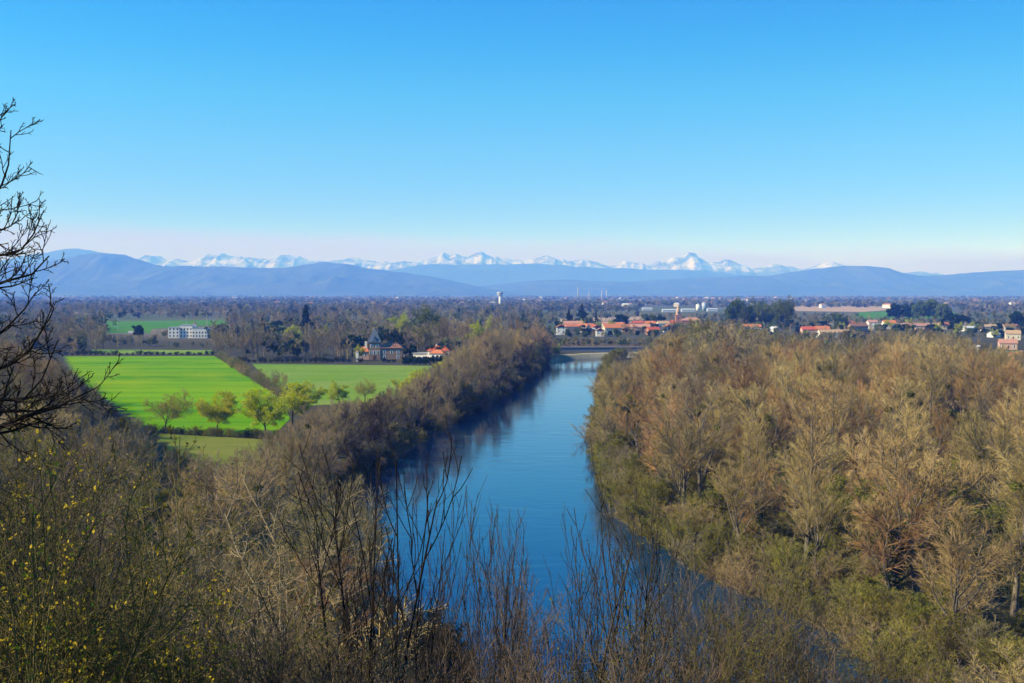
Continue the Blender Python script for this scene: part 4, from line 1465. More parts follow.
def house(px, ybase, w, d, h, rh, wall, roof, label, Y=None, rz=0.0, gable=False, floors=1, group=None, lift=0.0, chim=True, name='house', cat='house'):
    if Y is None:
        x, Y = gnd(px, ybase)
    else:
        x = (px - 512) / F * Y
    w *= 0.84; d *= 0.9; h *= 0.88; lift *= 0.7
    o = thing(name, label, cat, (x, Y, 3.0 + lift), rz, group)
    a = Acc()
    e = 0.5
    if gable:                                   # gable towards the viewer
        prism(a, [(-w / 2, -lift - .3), (w / 2, -lift - .3), (w / 2, h), (0, h + rh), (-w / 2, h)], -d / 2, d / 2)
        part('wall', a, WALLM[wall], o)
        r = Acc(); s = rh / (w / 2)
        prism(r, [(-w / 2 - e, h - s * e + .02), (0, h + rh + .02), (w / 2 + e, h - s * e + .02), (w / 2 + e, h - s * e + .27), (0, h + rh + .3), (-w / 2 - e, h - s * e + .27)], -d / 2 - e, d / 2 + e)
    else:
        a2 = Acc()
        v = [(-d / 2, -lift - .3), (d / 2, -lift - .3), (d / 2, h), (0, h + rh), (-d / 2, h)]
        n = 5
        vv = [(-w / 2, p[0], p[1]) for p in v] + [(w / 2, p[0], p[1]) for p in v]
        q = [(n + i, n + (i + 1) % n, (i + 1) % n, i) for i in range(n)]
        t_ = [(0, i, i + 1) for i in range(1, n - 1)] + [(n, n + i + 1, n + i) for i in range(1, n - 1)]
        a.add(vv, q, t_)
        part('wall', a, WALLM[wall], o)
        r = Acc(); s = rh / (d / 2)
        pts = [(-d / 2 - e, h - s * e + .02), (0, h + rh + .02), (d / 2 + e, h - s * e + .02), (d / 2 + e, h - s * e + .27), (0, h + rh + .3), (-d / 2 - e, h - s * e + .27)]
        n = 6
        vv = [(-w / 2 - e, p[0], p[1]) for p in pts] + [(w / 2 + e, p[0], p[1]) for p in pts]
        q = [(i, (i + 1) % n, n + (i + 1) % n, n + i) for i in range(n)] + [(0, 5, 4, 1), (1, 4, 3, 2), (6, 7, 10, 11), (7, 8, 9, 10)]
        r.add(vv, q)
    ro = part('roof', r, ROOFM[roof], o)
    if chim:
        c = Acc(); cx = w * 0.22 if not gable else w * 0.18
        box(c, cx - .45, cx + .45, -.35, .35, h + rh * 0.45, h + rh + 1.1)
        part('chimney', c, WALLM['pink'], ro)
    nw = max(1, int(w / 3.6))
    for fl in range(floors):
        for i in range(nw):
            wx = -w / 2 + w * (i + .5) / nw
            z0_ = 0.9 + fl * 2.8
            if z0_ + 1.4 > h:
                continue
            if fl == 0 and i == nw // 2:
                b = Acc(); box(b, wx - .5, wx + .5, -d / 2 - .06, -d / 2 + .1, 0, 2.1)
                part('door', b, DOOR, o)
                continue
            b = Acc(); box(b, wx - .55, wx + .55, -d / 2 - .05, -d / 2 + .1, z0_, z0_ + 1.35)
            wi = part('window', b, GLASS, o)
            b = Acc(); box(b, wx - 1.0, wx - .57, -d / 2 - .08, -d / 2 + .05, z0_ - .03, z0_ + 1.4); box(b, wx + .57, wx + 1.0, -d / 2 - .08, -d / 2 + .05, z0_ - .03, z0_ + 1.4)
            part('shutter', b, SHUT, wi)
    return o


# town beyond the bridge
house(561, 0, 11, 9, 6.3, 2.2, 'white', 'orange', 'white gabled house with tall facade at left end of the town', Y=1080, gable=True, floors=2, lift=3)
house(571, 0, 15, 10, 5.5, 2.6, 'pink', 'orange', 'wide house with orange roof behind the white gabled house', Y=1120, floors=2, lift=3, rz=0.2)
house(573, 0, 24, 10, 6.0, 2.4, 'cream', 'rose', 'long rose roofed house furthest back at left end of town', Y=1190, floors=2, lift=4)
house(583, 0, 12, 10, 5.0, 2.4, 'cream', 'orange', 'cream house with bright orange roof below the town conifer', Y=1140, rz=-0.3, lift=3)
house(591, 0, 9, 8, 3.2, 1.8, 'tan', 'grey', 'low tan house with grey roof between orange roofs', Y=1100, lift=2)
house(600, 0, 9, 8, 4.6, 1.8, 'white', 'rose', 'small white house above the middle of the bridge', Y=1040, gable=True, lift=2.5)
house(612, 0, 20, 12, 4.4, 3.6, 'cream', 'orange', 'broad house with large bright orange roof above the bridge', Y=1100, lift=3.5, rz=0.15)
house(606, 0, 10, 8, 5.5, 1.8, 'white', 'rose', 'small white house with rose roof behind the large orange roof', Y=1200, lift=4)
house(640, 0, 24, 12, 4.5, 3.0, 'pink', 'rose', 'long pink house with rose roof in middle of town', Y=1130, lift=3, rz=-0.1)
house(638, 0, 13, 9, 6, 2, 'brick', 'red', 'brick house with dark red roof behind the long pink house', Y=1210, lift=4)
house(653, 0, 14, 10, 4.2, 2.4, 'brick', 'red', 'red roofed brick house at right end of the long pink house', Y=1080, lift=2, rz=0.25)
house(663, 0, 15, 10, 5.2, 2.6, 'white', 'tan', 'white house with tan roof left of the church', Y=1200, lift=4.5, floors=2, rz=0.1)
house(738, 0, 9, 8, 3.8, 2.0, 'white', 'grey', 'small white house at foot of the green grove', Y=1220, lift=2, gable=True)
house(752, 0, 22, 10, 4.2, 2.4, 'cream', 'orange', 'long orange roofed house behind the green grove foot', Y=1180, lift=1.5)
more_h = [(565, 1150, 10, 'cream', 'brown'), (578, 1075, 9, 'tan', 'orange'), (588, 1205, 14, 'white', 'orange'), (596, 1160, 11, 'pink', 'red'), (604, 1130, 9, 'cream', 'orange'), (619, 1180, 13, 'white', 'orange'),
          (624, 1075, 11, 'cream', 'rose'), (628, 1150, 12, 'brick', 'orange'), (632, 1240, 13, 'white', 'rose'), (646, 1190, 12, 'cream', 'orange'), (650, 1240, 14, 'pink', 'orange'), (658, 1130, 12, 'cream', 'orange'), (668, 1150, 11, 'white', 'orange'),
          (671, 1290, 12, 'pink', 'red')]
for i, (px, Y_, w_, wa_, rf_) in enumerate(more_h):
    if i % 5 in (1, 4):
        continue
    q_ = 'left of broad orange roof' if px < 606 else 'left of long pink house' if px < 634 else 'left of church'
    dd_ = 'front row' if Y_ < 1140 else 'middle row' if Y_ < 1195 else 'back row'
    house(px, 0, w_, 9, pr.uniform(4, 5.6), pr.uniform(2, 2.8), wa_, rf_, f'small {wa_ if wa_ != "brick" else "brick"} house with {rf_} roof {q_}, {dd_}', Y=Y_, rz=pr.uniform(-.5, .5), gable=i % 3 == 0, lift=pr.uniform(1.5, 3.5))
# right of the grove
house(775, 0, 12, 10, 3.2, 2.6, 'white', 'white', 'white barn with pale roof right of the green grove', Y=1120, lift=1.5, gable=True, rz=0.5, chim=False, name='barn', cat='barn')
house(808, 0, 15, 10, 5.2, 2.6, 'pink', 'red', 'pink house with red roof left of the long white villa', Y=1060, lift=2, floors=2)
house(833, 0, 32, 11, 3.6, 2.4, 'white', 'tan', 'long white villa with tan roof above the right wood', Y=1010, lift=2.5, rz=0.06)
house(822, 0, 16, 9, 4.6, 2.6, 'brick', 'orange', 'brick house with orange roof behind the long white villa', Y=1080, lift=2.5)
house(858, 0, 22, 10, 5.0, 2.8, 'tan', 'brown', 'brown roofed tan house right of the long white villa', Y=1150, lift=3, rz=0.2)
house(872, 0, 12, 9, 6.2, 2.2, 'white', 'rose', 'narrow white house with rose roof behind the brown roof', Y=1260, lift=3, floors=2)
house(850, 0, 12, 9, 4.6, 2.2, 'brick', 'red', 'red roofed brick house left of the narrow white house', Y=1250, lift=3)
house(889, 0, 16, 10, 5.4, 3.2, 'white', 'orange', 'white house with bright orange red roof before far green field', Y=1240, lift=3, floors=2)
house(906, 0, 13, 9, 4.2, 2.4, 'cream', 'rose', 'cream house with rose roof right of the bright orange red roof', Y=1220, lift=2, rz=0.2)
house(922, 0, 20, 9, 4.0, 2.2, 'pink', 'rose', 'long low pink house right of the cream house', Y=1210, lift=2)
house(943, 0, 13, 9, 4.2, 2.2, 'cream', 'orange', 'cream house with orange roof left of the dark round pine', Y=1240, lift=2)
house(970, 0, 18, 9, 3.0, 1.6, 'white', 'white', 'long low white shed right of the dark pines', Y=1180, lift=1.5, chim=False, name='shed', cat='shed')
house(988, 0, 20, 9, 3.6, 2.2, 'cream', 'tan', 'cream house with tan roof right of the white shed', Y=1190, lift=2)
house(1010, 0, 18, 9, 4.0, 2.2, 'white', 'brown', 'white house with brown roof near the right edge', Y=1190, lift=2)
house(925, 0, 8, 7, 4.2, 1.8, 'white', 'white', 'small distant white barn beside far green field', Y=2300, lift=3, chim=False, name='barn', cat='barn')
house(975, 0, 30, 14, 7, 3, 'white', 'orange', 'distant farmhouse with orange roof near horizon on the right', Y=4200, lift=6, chim=False, floors=0)
# right edge close houses
house(1013, 0, 14, 10, 5.4, 2.6, 'cream', 'tan', 'two storey cream house with tan roof, uppermost at right edge', Y=960, lift=1.5, floors=2, rz=-0.3)
house(1008, 0, 14, 10, 4.4, 2.6, 'pink', 'rose', 'beige house with rose roof below the two storey cream house', Y=800, lift=1.5, rz=-0.25)
house(994, 0, 10, 9, 2.6, 2.0, 'white', 'white', 'white roofed outbuilding above the beige house', Y=1020, lift=1.0, chim=False, name='shed', cat='shed', rz=0.4)
house(975, 0, 7, 9, 4.2, 3.4, 'white', 'grey', 'white gable showing among bare treetops on the right', Y=690, lift=2.0, gable=True, rz=0.55, chim=False)
house(998, 0, 12, 8, 3.0, 1.8, 'cream', 'white', 'low building with white roof right of the white gable', Y=672, lift=1.5, chim=False, rz=-0.2)
house(1018, 0, 15, 8, 2.8, 2.0, 'pink', 'orange', 'low orange roofed house at right edge beside the white roof', Y=665, lift=1.5, rz=0.1)

# church
cx, cy = (678 - 512) / F * 1260, 1260.0
ch = thing('church', 'rose brick church with slender bell tower and pointed spire', 'church', (cx, cy, 3.0), 0)
a = Acc(); box(a, 3, 25, -5, 5, 0, 9.5); part('nave_wall', a, WALLM['brick'], ch)
a = Acc(); pyramid(a, 2.4, 25.6, -5.6, 5.6, 9.52, 13.0, 15); part('roof', a, ROOFM['rose'], ch)
a = Acc(); box(a, -2.9, 2.9, -2.9, 2.9, 0, 15.5); box(a, -3.1, 3.1, -3.1, 3.1, 15.5, 15.9)
bt = part('bell_tower', a, WALLM['brick'], ch)
a = Acc(); cyl(a, 0, 0, 2.4, 2.2, 15.9, 20.5, 8); part('belfry', a, WALLM['pink'], bt)
a = Acc(); cyl(a, 0, 0, 2.45, 0.12, 20.5, 28.0, 8); part('spire', a, WALLM['pink'], bt)
for zz_ in (11, 17):
    a = Acc(); box(a, -.6, .6, -3.0 if zz_ < 15 else -2.5, -2.0, zz_, zz_ + 2.4); part('belfry_opening', a, GLASS, bt)

# turreted country house
Yc = 684.0
xc = (374.5 - 512) / F * Yc
o = thing('turreted_house', 'tan country house with steep slate pyramid tower roof behind meadow', 'house', (xc, Yc, 3.0), 0.08)
a = Acc(); box(a, -3.6, 3.6, -3.6, 3.6, 0, 10.8); tw = part('tower_wall', a, WALLM['tan'], o)
a = Acc(); pyramid(a, -4.3, 4.3, -4.3, 4.3, 10.82, 20.0); tr = part('tower_roof', a, ROOFM['slate'], o)
a = Acc(); cyl(a, 0, 0, .12, .03, 19.6, 21.6, 6); part('finial', a, ROOFM['slate'], tr)
a = Acc(); prism(a, [(-1.6, 10.9), (1.6, 10.9), (0, 14.6)], -4.25, -1.5); part('dormer', a, ROOFM['slate'], tr)
a = Acc(); box(a, 3.62, 17, -3.2, 5, 0, 7.2); part('wall', a, WALLM['tan'], o, label='right wing wall in tan stone')
a = Acc(); pyramid(a, 3.1, 17.6, -3.8, 5.6, 7.22, 10.2, 8); part('roof', a, ROOFM['brown'], o)
a = Acc(); box(a, -9.5, -3.62, -2.5, 5, 0, 5.0); part('wall', a, WALLM['pink'], o, label='left wing wall in pink render')
a = Acc(); pyramid(a, -10.1, -3.0, -3.1, 5.6, 5.02, 8.0, 2); ro = part('roof', a, ROOFM['orange'], o, label='orange tiled left wing roof')
a = Acc(); box(a, -6.2, -4.6, 0, 1.2, 6, 11.2); part('chimney', a, WALLM['white'], ro)
for wx, z0_, fy in ((-1.6, 7.6, -3.6), (1.6, 7.6, -3.6), (-2.2, 3.6, -3.6), (0, 3.6, -3.6), (2.2, 3.6, -3.6), (6, 3.8, -3.2), (10.5, 3.8, -3.2), (14.5, 3.8, -3.2), (6, .8, -3.2), (14.5, .8, -3.2), (-7.8, 2.2, -2.5), (-5.4, 2.2, -2.5)):
    a = Acc(); box(a, wx - .85, wx + .85, fy - .05, fy + .1, z0_ - .15, z0_ + 2.0); fr = part('window', a, SHUT, o)
    a = Acc(); box(a, wx - .4, wx + .4, fy - .09, fy - .02, z0_, z0_ + 1.8); part('pane', a, GLASS, fr)
a = Acc(); box(a, -.8, .8, -3.7, -3.5, 0, 2.6); part('door', a, DOOR, o)
gpx = (358 - 512) / F * 668
o = thing('gate_pillar', 'tall white gate pillar beside the yellow green tree', 'pillar', (gpx, 664, 3.0))
a = Acc(); box(a, -.75, .75, -.75, .75, -.2, 5.8); part('shaft', a, WALLM['white'], o)
a = Acc(); pyramid(a, -1.0, 1.0, -1.0, 1.0, 5.82, 6.7); part('cap', a, ROOFM['rose'], o)

# red roofed villa
Yv = 694.0
xv_ = (440 - 512) / F * Yv
o = thing('villa', 'villa with stepped bright red roofs behind the dark hedge', 'house', (xv_, Yv, 3.0), -0.25)
a = Acc(); box(a, -7, 7, -4, 4, 0, 5.0); part('wall', a, WALLM['white'], o)
a = Acc(); pyramid(a, -7.8, 7.8, -4.8, 4.8, 5.02, 8.2, 6); ro = part('roof', a, ROOFM['red'], o)
a = Acc(); box(a, -2.8, -2.0, -.4, .4, 6.5, 9.4); part('chimney', a, WALLM['white'], ro)
a = Acc(); box(a, -3.5, 5.0, -9, -4.05, 0, 3.6); part('porch_wall', a, WALLM['white'], o)
a = Acc(); pyramid(a, -4.2, 5.7, -9.7, -3.4, 3.62, 5.9, 4); part('porch_roof', a, ROOFM['orange'], o)
a = Acc(); box(a, -17, -7.05, -3, 3, 0, 3.0); part('annex_wall', a, WALLM['white'], o)
a = Acc(); prism(a, [(-17.6, 3.02), (-6.6, 3.02), (-6.6, 3.8), (-17.6, 3.4)], -3.6, 3.6); part('annex_roof', a, ROOFM['grey'], o)
for wx in (-5, 5.8):
    a = Acc(); box(a, wx - .7, wx + .7, -4.06, -3.9, 2.4, 3.9); part('window', a, GLASS, o)
for wx in (-1.8, 1, 3.4):
    a = Acc(); box(a, wx - .7, wx + .7, -9.06, -8.9, 1.0, 2.5); part('window', a, GLASS, o)

# white institution building
Yw = 1000.0
xw = (188 - 512) / F * Yw
o = thing('white_building', 'large white modern building with block wings beyond the wheat field', 'building', (xw, Yw, 3.0), 0.06)
for (x0_, x1_, hh, yy0, nm) in ((-18, -8, 9.5, 0, 'wall'), (-8.0, 3.5, 11.5, 1.5, 'wall'), (4.0, 17.5, 8.8, -2.5, 'wall')):
    a = Acc(); box(a, x0_, x1_ - .02, yy0, yy0 + 12, -.2, hh); part(nm, a, WALLM['white'], o)
    a = Acc(); box(a, x0_ - .25, x1_ + .22, yy0 - .25, yy0 + 12.2, hh + .01, hh + .45); part('roof', a, ROOFM['grey'], o)
    n = int((x1_ - x0_) / 2.7)
    for fl in range(3 if hh > 9 else 2):
        for i in range(n):
            wx = x0_ + (x1_ - x0_) * (i + .5) / n
            a = Acc(); box(a, wx - .6, wx + .6, yy0 - .06, yy0 + .1, 1.2 + fl * 3.1, 2.8 + fl * 3.1); part('window', a, GLASS, o)
a = Acc(); box(a, 3.6, 6.4, 4, 7, 8.5, 13.0); part('stair_tower', a, WALLM['white'], o)
a = Acc(); pyramid(a, 3.2, 6.8, 3.6, 7.4, 13.02, 14.6); part('roof', a, ROOFM['brown'], o, label='brown cap of the stair tower')
for i, (px, c) in enumerate(((131, 'white'), (136, 'white'), (142, 'grey'))):
    x, y = gnd(px, 333.5)
    o = thing('parked_van', ('white van parked at left before green field', 'white van parked between two vans', 'grey van parked at right end of the van row')[i], 'van', (x, y, 3.0), 0.1)
    a = Acc(); prism(a, [(-2.6, .45), (2.6, .45), (2.6, 1.2), (1.9, 1.5), (1.3, 2.4), (-2.6, 2.4)], -1, 1); part('body', a, WALLM[c], o)
    for wx in (-1.7, 1.6):
        for wy in (-.95, .95):
            a = Acc(); P = np.array([[(wx, wy - .12, .36), (wx, wy + .12, .36)]]); v, q = tubes(P, np.full((1, 2), .36), 10); a.add(v, q); part('wheel', a, TW['black'], o)
for i, px in enumerate((118, 187, 207)):
    x, y = gnd(px, 330.5)
    o = thing('mast', ('thin pale mast left of the parked vans', 'thin pale mast above the white building', 'thin pale mast right of the stair tower')[i], 'mast', (x, y, 3.0))
    a = Acc(); cyl(a, 0, 0, .3, .2, -.2, 16 if i else 12, 8); part('pole', a, CONC, o)
    a = Acc(); box(a, -.9, .9, -.25, .25, 16 if i else 12, 16.5 if i else 12.5); part('lamp_head', a, CONC, o)

# silos and sheds behind the church
Ys = 2450.0
for i, (px, w_, h_, c, lab) in enumerate(((698, 4.6, 14, 'white', 'white round silo, left one of the pair behind the church'), (704, 5.2, 17.5, 'grey', 'taller grey round silo, right one of the pair behind the church'))):
    o = thing('grain_silo', lab, 'silo', ((px - 512) / F * Ys, Ys, 3.0))
    a = Acc(); cyl(a, 0, 0, w_, w_, -.3, h_, 20); part('drum', a, WALLM[c], o, True)
    a = Acc(); cyl(a, 0, 0, w_ + .3, .5, h_ + .02, h_ + 2.5, 20); part('cone_roof', a, ROOFM['grey'], o)
for px, w_, Y_, lab in ((671, 44, 2300, 'long white warehouse behind left of the church spire'), (688, 34, 2350, 'white warehouse directly behind the church spire'), (712, 26, 2400, 'low white warehouse right of the silos'), (647, 26, 2500, 'small white warehouse far left of the spire')):
    house(px, 0, w_, 18, 4.4, 1.6, 'grey', 'white', lab, Y=Y_, lift=1, chim=False, floors=0, name='warehouse', cat='warehouse')
# water tower and stacks on the plain
Yt = 3000.0
o = thing('water_tower', 'pale mushroom shaped water tower on the plain', 'water tower', ((500 - 512) / F * Yt, Yt, 3.0))
a = Acc(); cyl(a, 0, 0, 3.2, 3.2, -.3, 30, 16); part('shaft', a, WALLM['white'], o, True)
a = Acc(); cyl(a, 0, 0, 3.3, 8.5, 30.02, 36, 20); cyl(a, 0, 0, 8.5, 8.5, 36, 42, 20); part('tank', a, WALLM['grey'], o, True)
for px, h_, lab in ((578, 70, 'tallest pale smokestack far on the plain'), (589, 42, 'short pale smokestack right of the tallest one'), (602, 52, 'left one of two close pale smokestacks'), (606.5, 52, 'right one of two close pale smokestacks')):
    Y_ = 6500.0
    o = thing('smokestack', lab, 'smokestack', ((px - 512) / F * Y_, Y_, 3.0))
    a = Acc(); cyl(a, 0, 0, 4.2, 2.6, -.3, h_, 14); part('shaft', a, CONC, o, True)
    a = Acc(); cyl(a, 0, 0, 3.0, 3.0, h_ - 3, h_ + .6, 14); part('rim', a, WALLM['pink'], o, True)
# tiny far houses
for i in range(46):
    Y_ = pr.uniform(2700, 7500)
    px = pr.uniform(520, 1020) if i % 4 else pr.uniform(230, 520)
    x = (px - 512) / F * Y_
    o = thing('far_house', 'tiny pale house on the hazy plain ' + ('right of the water tower' if px > 505 else 'left of the water tower'), 'house', (x, Y_, 3.0), pr.uniform(-.6, .6),
              'far houses ' + ('right of the water tower' if px > 505 else 'left of the water tower'))
    a = Acc(); w_ = pr.uniform(12, 26); box(a, -w_ / 2, w_ / 2, -5, 5, -.2, 8.5); part('wall', a, WALLM[pr.choice(('white', 'white', 'cream'))], o)
    a = Acc(); pyramid(a, -w_ / 2 - .5, w_ / 2 + .5, -5.5, 5.5, 8.52, 11.5, w_ * .6); part('roof', a, ROOFM[pr.choice(('rose', 'orange', 'white'))], o)

# bridge
by_, bz = 700.0, 8.8
RAILM = mat('rail_pinkish', (0.40, 0.22, 0.17), 0.7)
o = thing('road_bridge', 'low concrete beam bridge with reddish railing across the river', 'bridge', (70, by_ + 26, 0), 0.05)
a = Acc(); box(a, -52, 60, -4, 4, bz - .5, bz); part('deck', a, mat('deck_dark_concrete', (0.16, 0.165, 0.17), 0.8, nscale=0.5, col2=(0.12, 0.125, 0.13)), o)
a = Acc()
n = 40
xsb = np.linspace(-50, 58, n)
dep = 1.7 + 1.3 * np.abs(np.cos((xsb + 2) / 40.0 * math.pi / 2)) ** 3
for yy in (-3.6, 3.0):
    v = []
    for x_, d_ in zip(xsb, dep):
        v += [(x_, yy, bz - .5 - d_), (x_, yy + .6, bz - .5 - d_), (x_, yy + .6, bz - .49), (x_, yy, bz - .49)]
    q = []
    for i in range(n - 1):
        for k in range(4):
            q.append((4 * i + k, 4 * i + (k + 1) % 4, 4 * i + 4 + (k + 1) % 4, 4 * i + 4 + k))
    a.add(v, np.array(q)[:, ::-1])
part('girder', a, mat('girder_blue_grey', (0.14, 0.18, 0.24), 0.6, nscale=0.4, col2=(0.11, 0.14, 0.19)), o)
for yy in (-3.9, 3.9):
    a = Acc(); box(a, -52, 60, yy - .06, yy + .06, bz + .95, bz + 1.08); box(a, -52, 60, yy - .03, yy + .03, bz + .5, bz + .56)
    for k in range(57):
        box(a, -51.9 + k * 2 - .04, -51.9 + k * 2 + .04, yy - .04, yy + .04, bz + .01, bz + .94)
    part('railing', a, RAILM, o)
for px_ in (-2, 38):
    a = Acc(); box(a, px_ - .9, px_ + .9, -3.4, 3.4, -3, bz - 3.4); part('pier', a, CONC, o)
# pale gravel bank under the bridge
sb = Acc()
sel = [i for i in range(len(RS)) if RS[i, 0] < 130 and RS[i, 1] > 690]
for i in sel:
    n_ = Nn[i] if Nn[i][1] - Nn[i][0] * .6 > 0 else -Nn[i]
    for j in range(7):
        o_ = RS[i, 2] - 2.5 + j * 1.7 + (float(vnoise(i * .6, j * .2, 4)) - .5) * 1.6
        q_ = RS[i, :2] + n_ * o_
        sb.add([(q_[0], q_[1], gz(q_[0], q_[1]) + 0.22 + (float(vnoise(i * 1.9, j * 1.9, 6)) - .5) * .3)])
m_ = len(sel)
ii = np.arange(m_ * 7).reshape(m_, 7)
sb.q.append(np.stack([ii[:-1, :-1], ii[1:, :-1], ii[1:, 1:], ii[:-1, 1:]], -1).reshape(-1, 4))
tag(link('gravel_bank', to_mesh('gravel_bank', sb, mat('gravel', (0.46, 0.38, 0.25), 0.95, nscale=0.5, col2=(0.28, 0.24, 0.14)))), 'pale gravel bank beyond the bridge', kind='structure')


# ------------------------------------------------------------------ foreground: close saplings, shrubs and the overhanging tree
def limb(points, r0, r1, K=14):
    P = np.array(points, float)
    t_ = np.linspace(0, len(P) - 1, K)
    d_ = catmull(np.c_[P, np.zeros(len(P))][:, :4], 0.05)[:, :3] if len(P) > 2 else P
    u_ = np.linspace(0, len(d_) - 1, K)
    Q = np.stack([np.interp(u_, np.arange(len(d_)), d_[:, k]) for k in range(3)], 1)
    return Q[None], np.linspace(r0, r1, K)[None]


def cat(lst):
    return np.concatenate([a for a, _ in lst]), np.concatenate([b for _, b in lst])


# dark bare tree reaching in from the left
Y0 = 11.0
P_ = lambda px, py, dy=0.0: at(px, py, Y0 + dy)
trunk_x, trunk_y = at(-150, 400, Y0)[0], Y0 + 0.3
zt = gz(trunk_x, trunk_y)
limbs = [
    limb([P_(-140, 330), P_(-70, 305, -.3), P_(-20, 290, -.5), P_(6, 281, -.6), P_(26, 277, -.5), P_(42, 268, -.4), P_(49, 256, -.4)], .050, .006),
    limb([P_(-140, 300), P_(-80, 262, .2), P_(-30, 222, .3), P_(0, 188, .3), P_(9, 162, .2), P_(11, 130, .1)], .045, .005),
    limb([P_(-130, 280), P_(-70, 245, -.3), P_(-25, 234, -.3), P_(3, 230, -.3), P_(13, 224, -.3), P_(18, 212, -.3)], .032, .005),
    limb([P_(-130, 290), P_(-70, 272, .1), P_(-20, 258, .1), P_(8, 254, .1), P_(27, 246, .1), P_(35, 230, .1), P_(44, 210, .1)], .04, .005),
    limb([P_(-145, 440), P_(-80, 445, .3), P_(-20, 435, .3), P_(20, 418, .2), P_(55, 408, .2), P_(72, 400, .1), P_(85, 392, .1), P_(98, 387, .1)], .06, .005),
    limb([P_(-145, 400), P_(-70, 400, -.4), P_(-10, 398, -.5), P_(22, 401, -.5), P_(38, 385, -.5), P_(52, 362, -.5), P_(58, 340, -.5)], .05, .005),
    limb([P_(-145, 380), P_(-70, 375, .2), P_(-15, 372, .2), P_(15, 362, .2), P_(34, 345, .2), P_(46, 322, .1), P_(54, 302, .1)], .045, .005),
    limb([P_(-140, 350), P_(-60, 345, -.2), P_(-10, 340, -.2), P_(12, 322, -.2), P_(28, 305, -.2), P_(36, 292, -.2)], .04, .005),
    limb([P_(-145, 420), P_(-60, 420, -.4), P_(0, 412, -.4), P_(45, 410, -.4), P_(62, 400, -.4), P_(74, 388, -.4)], .036, .005),
    limb([P_(-140, 280), P_(-80, 220, -.2), P_(-40, 170, -.2), P_(-12, 130, -.2), P_(-2, 112, -.2)], .04, .005),
]
rr = np.random.default_rng(3)
p1, r1 = cat(limbs)
p0, r0 = limb([(trunk_x - .2, trunk_y, zt - .3), (trunk_x, trunk_y, zt + 2.5), (trunk_x + .1, trunk_y, CZ - 0.5), P_(-142, 300), P_(-150, 180), P_(-160, 60)], .20, .05, 12)
p2, r2 = branch(rr, p1, r1, 13, 0.42, 1.0, 0.7, 0.30, 0.07, 0.11, 7, 0.6, 0.0045, angj=0.35, taper=0.35)
p3, r3 = branch(rr, p2, r2, 6, 0.12, 1.0, 0.7, 0.48, 0.06, 0.13, 5, 0.75, 0.0034, angj=0.35, taper=0.5)
p4, r4 = branch(rr, p3, r3, 3, 0.2, 1.0, 0.7, 0.5, 0.05, 0.12, 3, 0.8, 0.0028, taper=0.6)
o = thing('overhanging_tree', 'dark leafless tree with crooked branches reaching in from the left edge', 'tree', (trunk_x, trunk_y, zt))
off = np.array([trunk_x, trunk_y, zt], np.float32)
ta = Acc(); ta.add(tubes(p0, r0, 10)[0] - off, tubes(p0, r0, 10)[1]); part('trunk', ta, TW['black'], o, True)
for k in range(len(p1)):
    ta = Acc(); v, q = tubes(p1[k:k + 1], r1[k:k + 1], 7); ta.add(v - off, q)
    lo_ = part('limb', ta, TW['black'], o, True)
    ca = Acc()
    s2 = slice(k * 13, (k + 1) * 13); s3 = slice(k * 78, (k + 1) * 78); s4 = slice(k * 234, (k + 1) * 234)
    for p, r, S in ((p2[s2], r2[s2], 5), (p3[s3], r3[s3], 4), (p4[s4], r4[s4], 3)):
        v, q = tubes(p, r, S); ca.add(v - off, q)
    part('twigs', ca, TW['black'], lo_)


def sapling(name, label, base, tips, Y, m, r=0.02, side=(9, 5), up=0.22, ang=0.6, cat_='sapling', leaf=None, seed=0, group=None, third=0, t0=0.3, len1=0.36):
    """several stems from one foot: base pixel column, list of tip pixels"""
    rg = np.random.default_rng(seed)
    if cat_ == 'shrub' and name == 'riverside_shrub':
        tips = [(a_, b_ + 16, c_) for a_, b_, c_ in tips]
    bx = (base - 512) / F * Y
    bz_ = gz(bx, Y)
    st = []
    for (px, py, dy) in tips:
        tx, ty, tz = at(px, py, Y + dy)
        b = np.array([bx + rg.normal(0, .08), Y + rg.normal(0, .08), bz_ - .15]); e = np.array([tx, ty, tz])
        mids = [b + (e - b) * f + np.array([rg.normal(0, .03), rg.normal(0, .03), 0]) * np.linalg.norm(e - b) * np.array([1, 1, 0]) + np.array([(e - b)[0] * -.12 * math.sin(f * math.pi), 0, 0]) for f in (.33, .66)]
        st.append(limb([b, *mids, e], r, r * .22, 12))
    p0, r0 = cat(st)
    p1, r1 = branch(rg, p0, r0, side[0], t0, .98, ang, len1, up, .07, 6, .6, r * .2, angj=.3, taper=.35)
    p2, r2 = branch(rg, p1, r1, side[1], .15, .98, ang, .45, up, .09, 4, .7, r * .15, angj=.3, taper=.5)
    o = thing(name, label, cat_, (bx, Y, bz_), 0, group)
    off = np.array([bx, Y, bz_], np.float32)
    ta = Acc(); v, q = tubes(p0, r0, 7); ta.add(v - off, q); part('stem', ta, m, o, True)
    ca = Acc()
    last = p2
    lv = [(p1, r1, 5), (p2, r2, 4)]
    if third:
        p3, r3 = branch(rg, p2, r2, third, .15, .98, ang, .5, up, .1, 3, .8, r * .12, taper=.6)
        lv.append((p3, r3, 3)); last = p3
    for p, rr_, S in lv:
        v, q = tubes(p, rr_, S); ca.add(v - off, q)
    part('twigs', ca, m, o)
    if leaf:
        lm, n, size = leaf
        la = Acc(); v, q = leaves(rg, np.concatenate([last[:, -2:], last[:, :2]]), n, size, size * .25); la.add(v - off, q)
        part('foliage', la, lm, o)
    return o


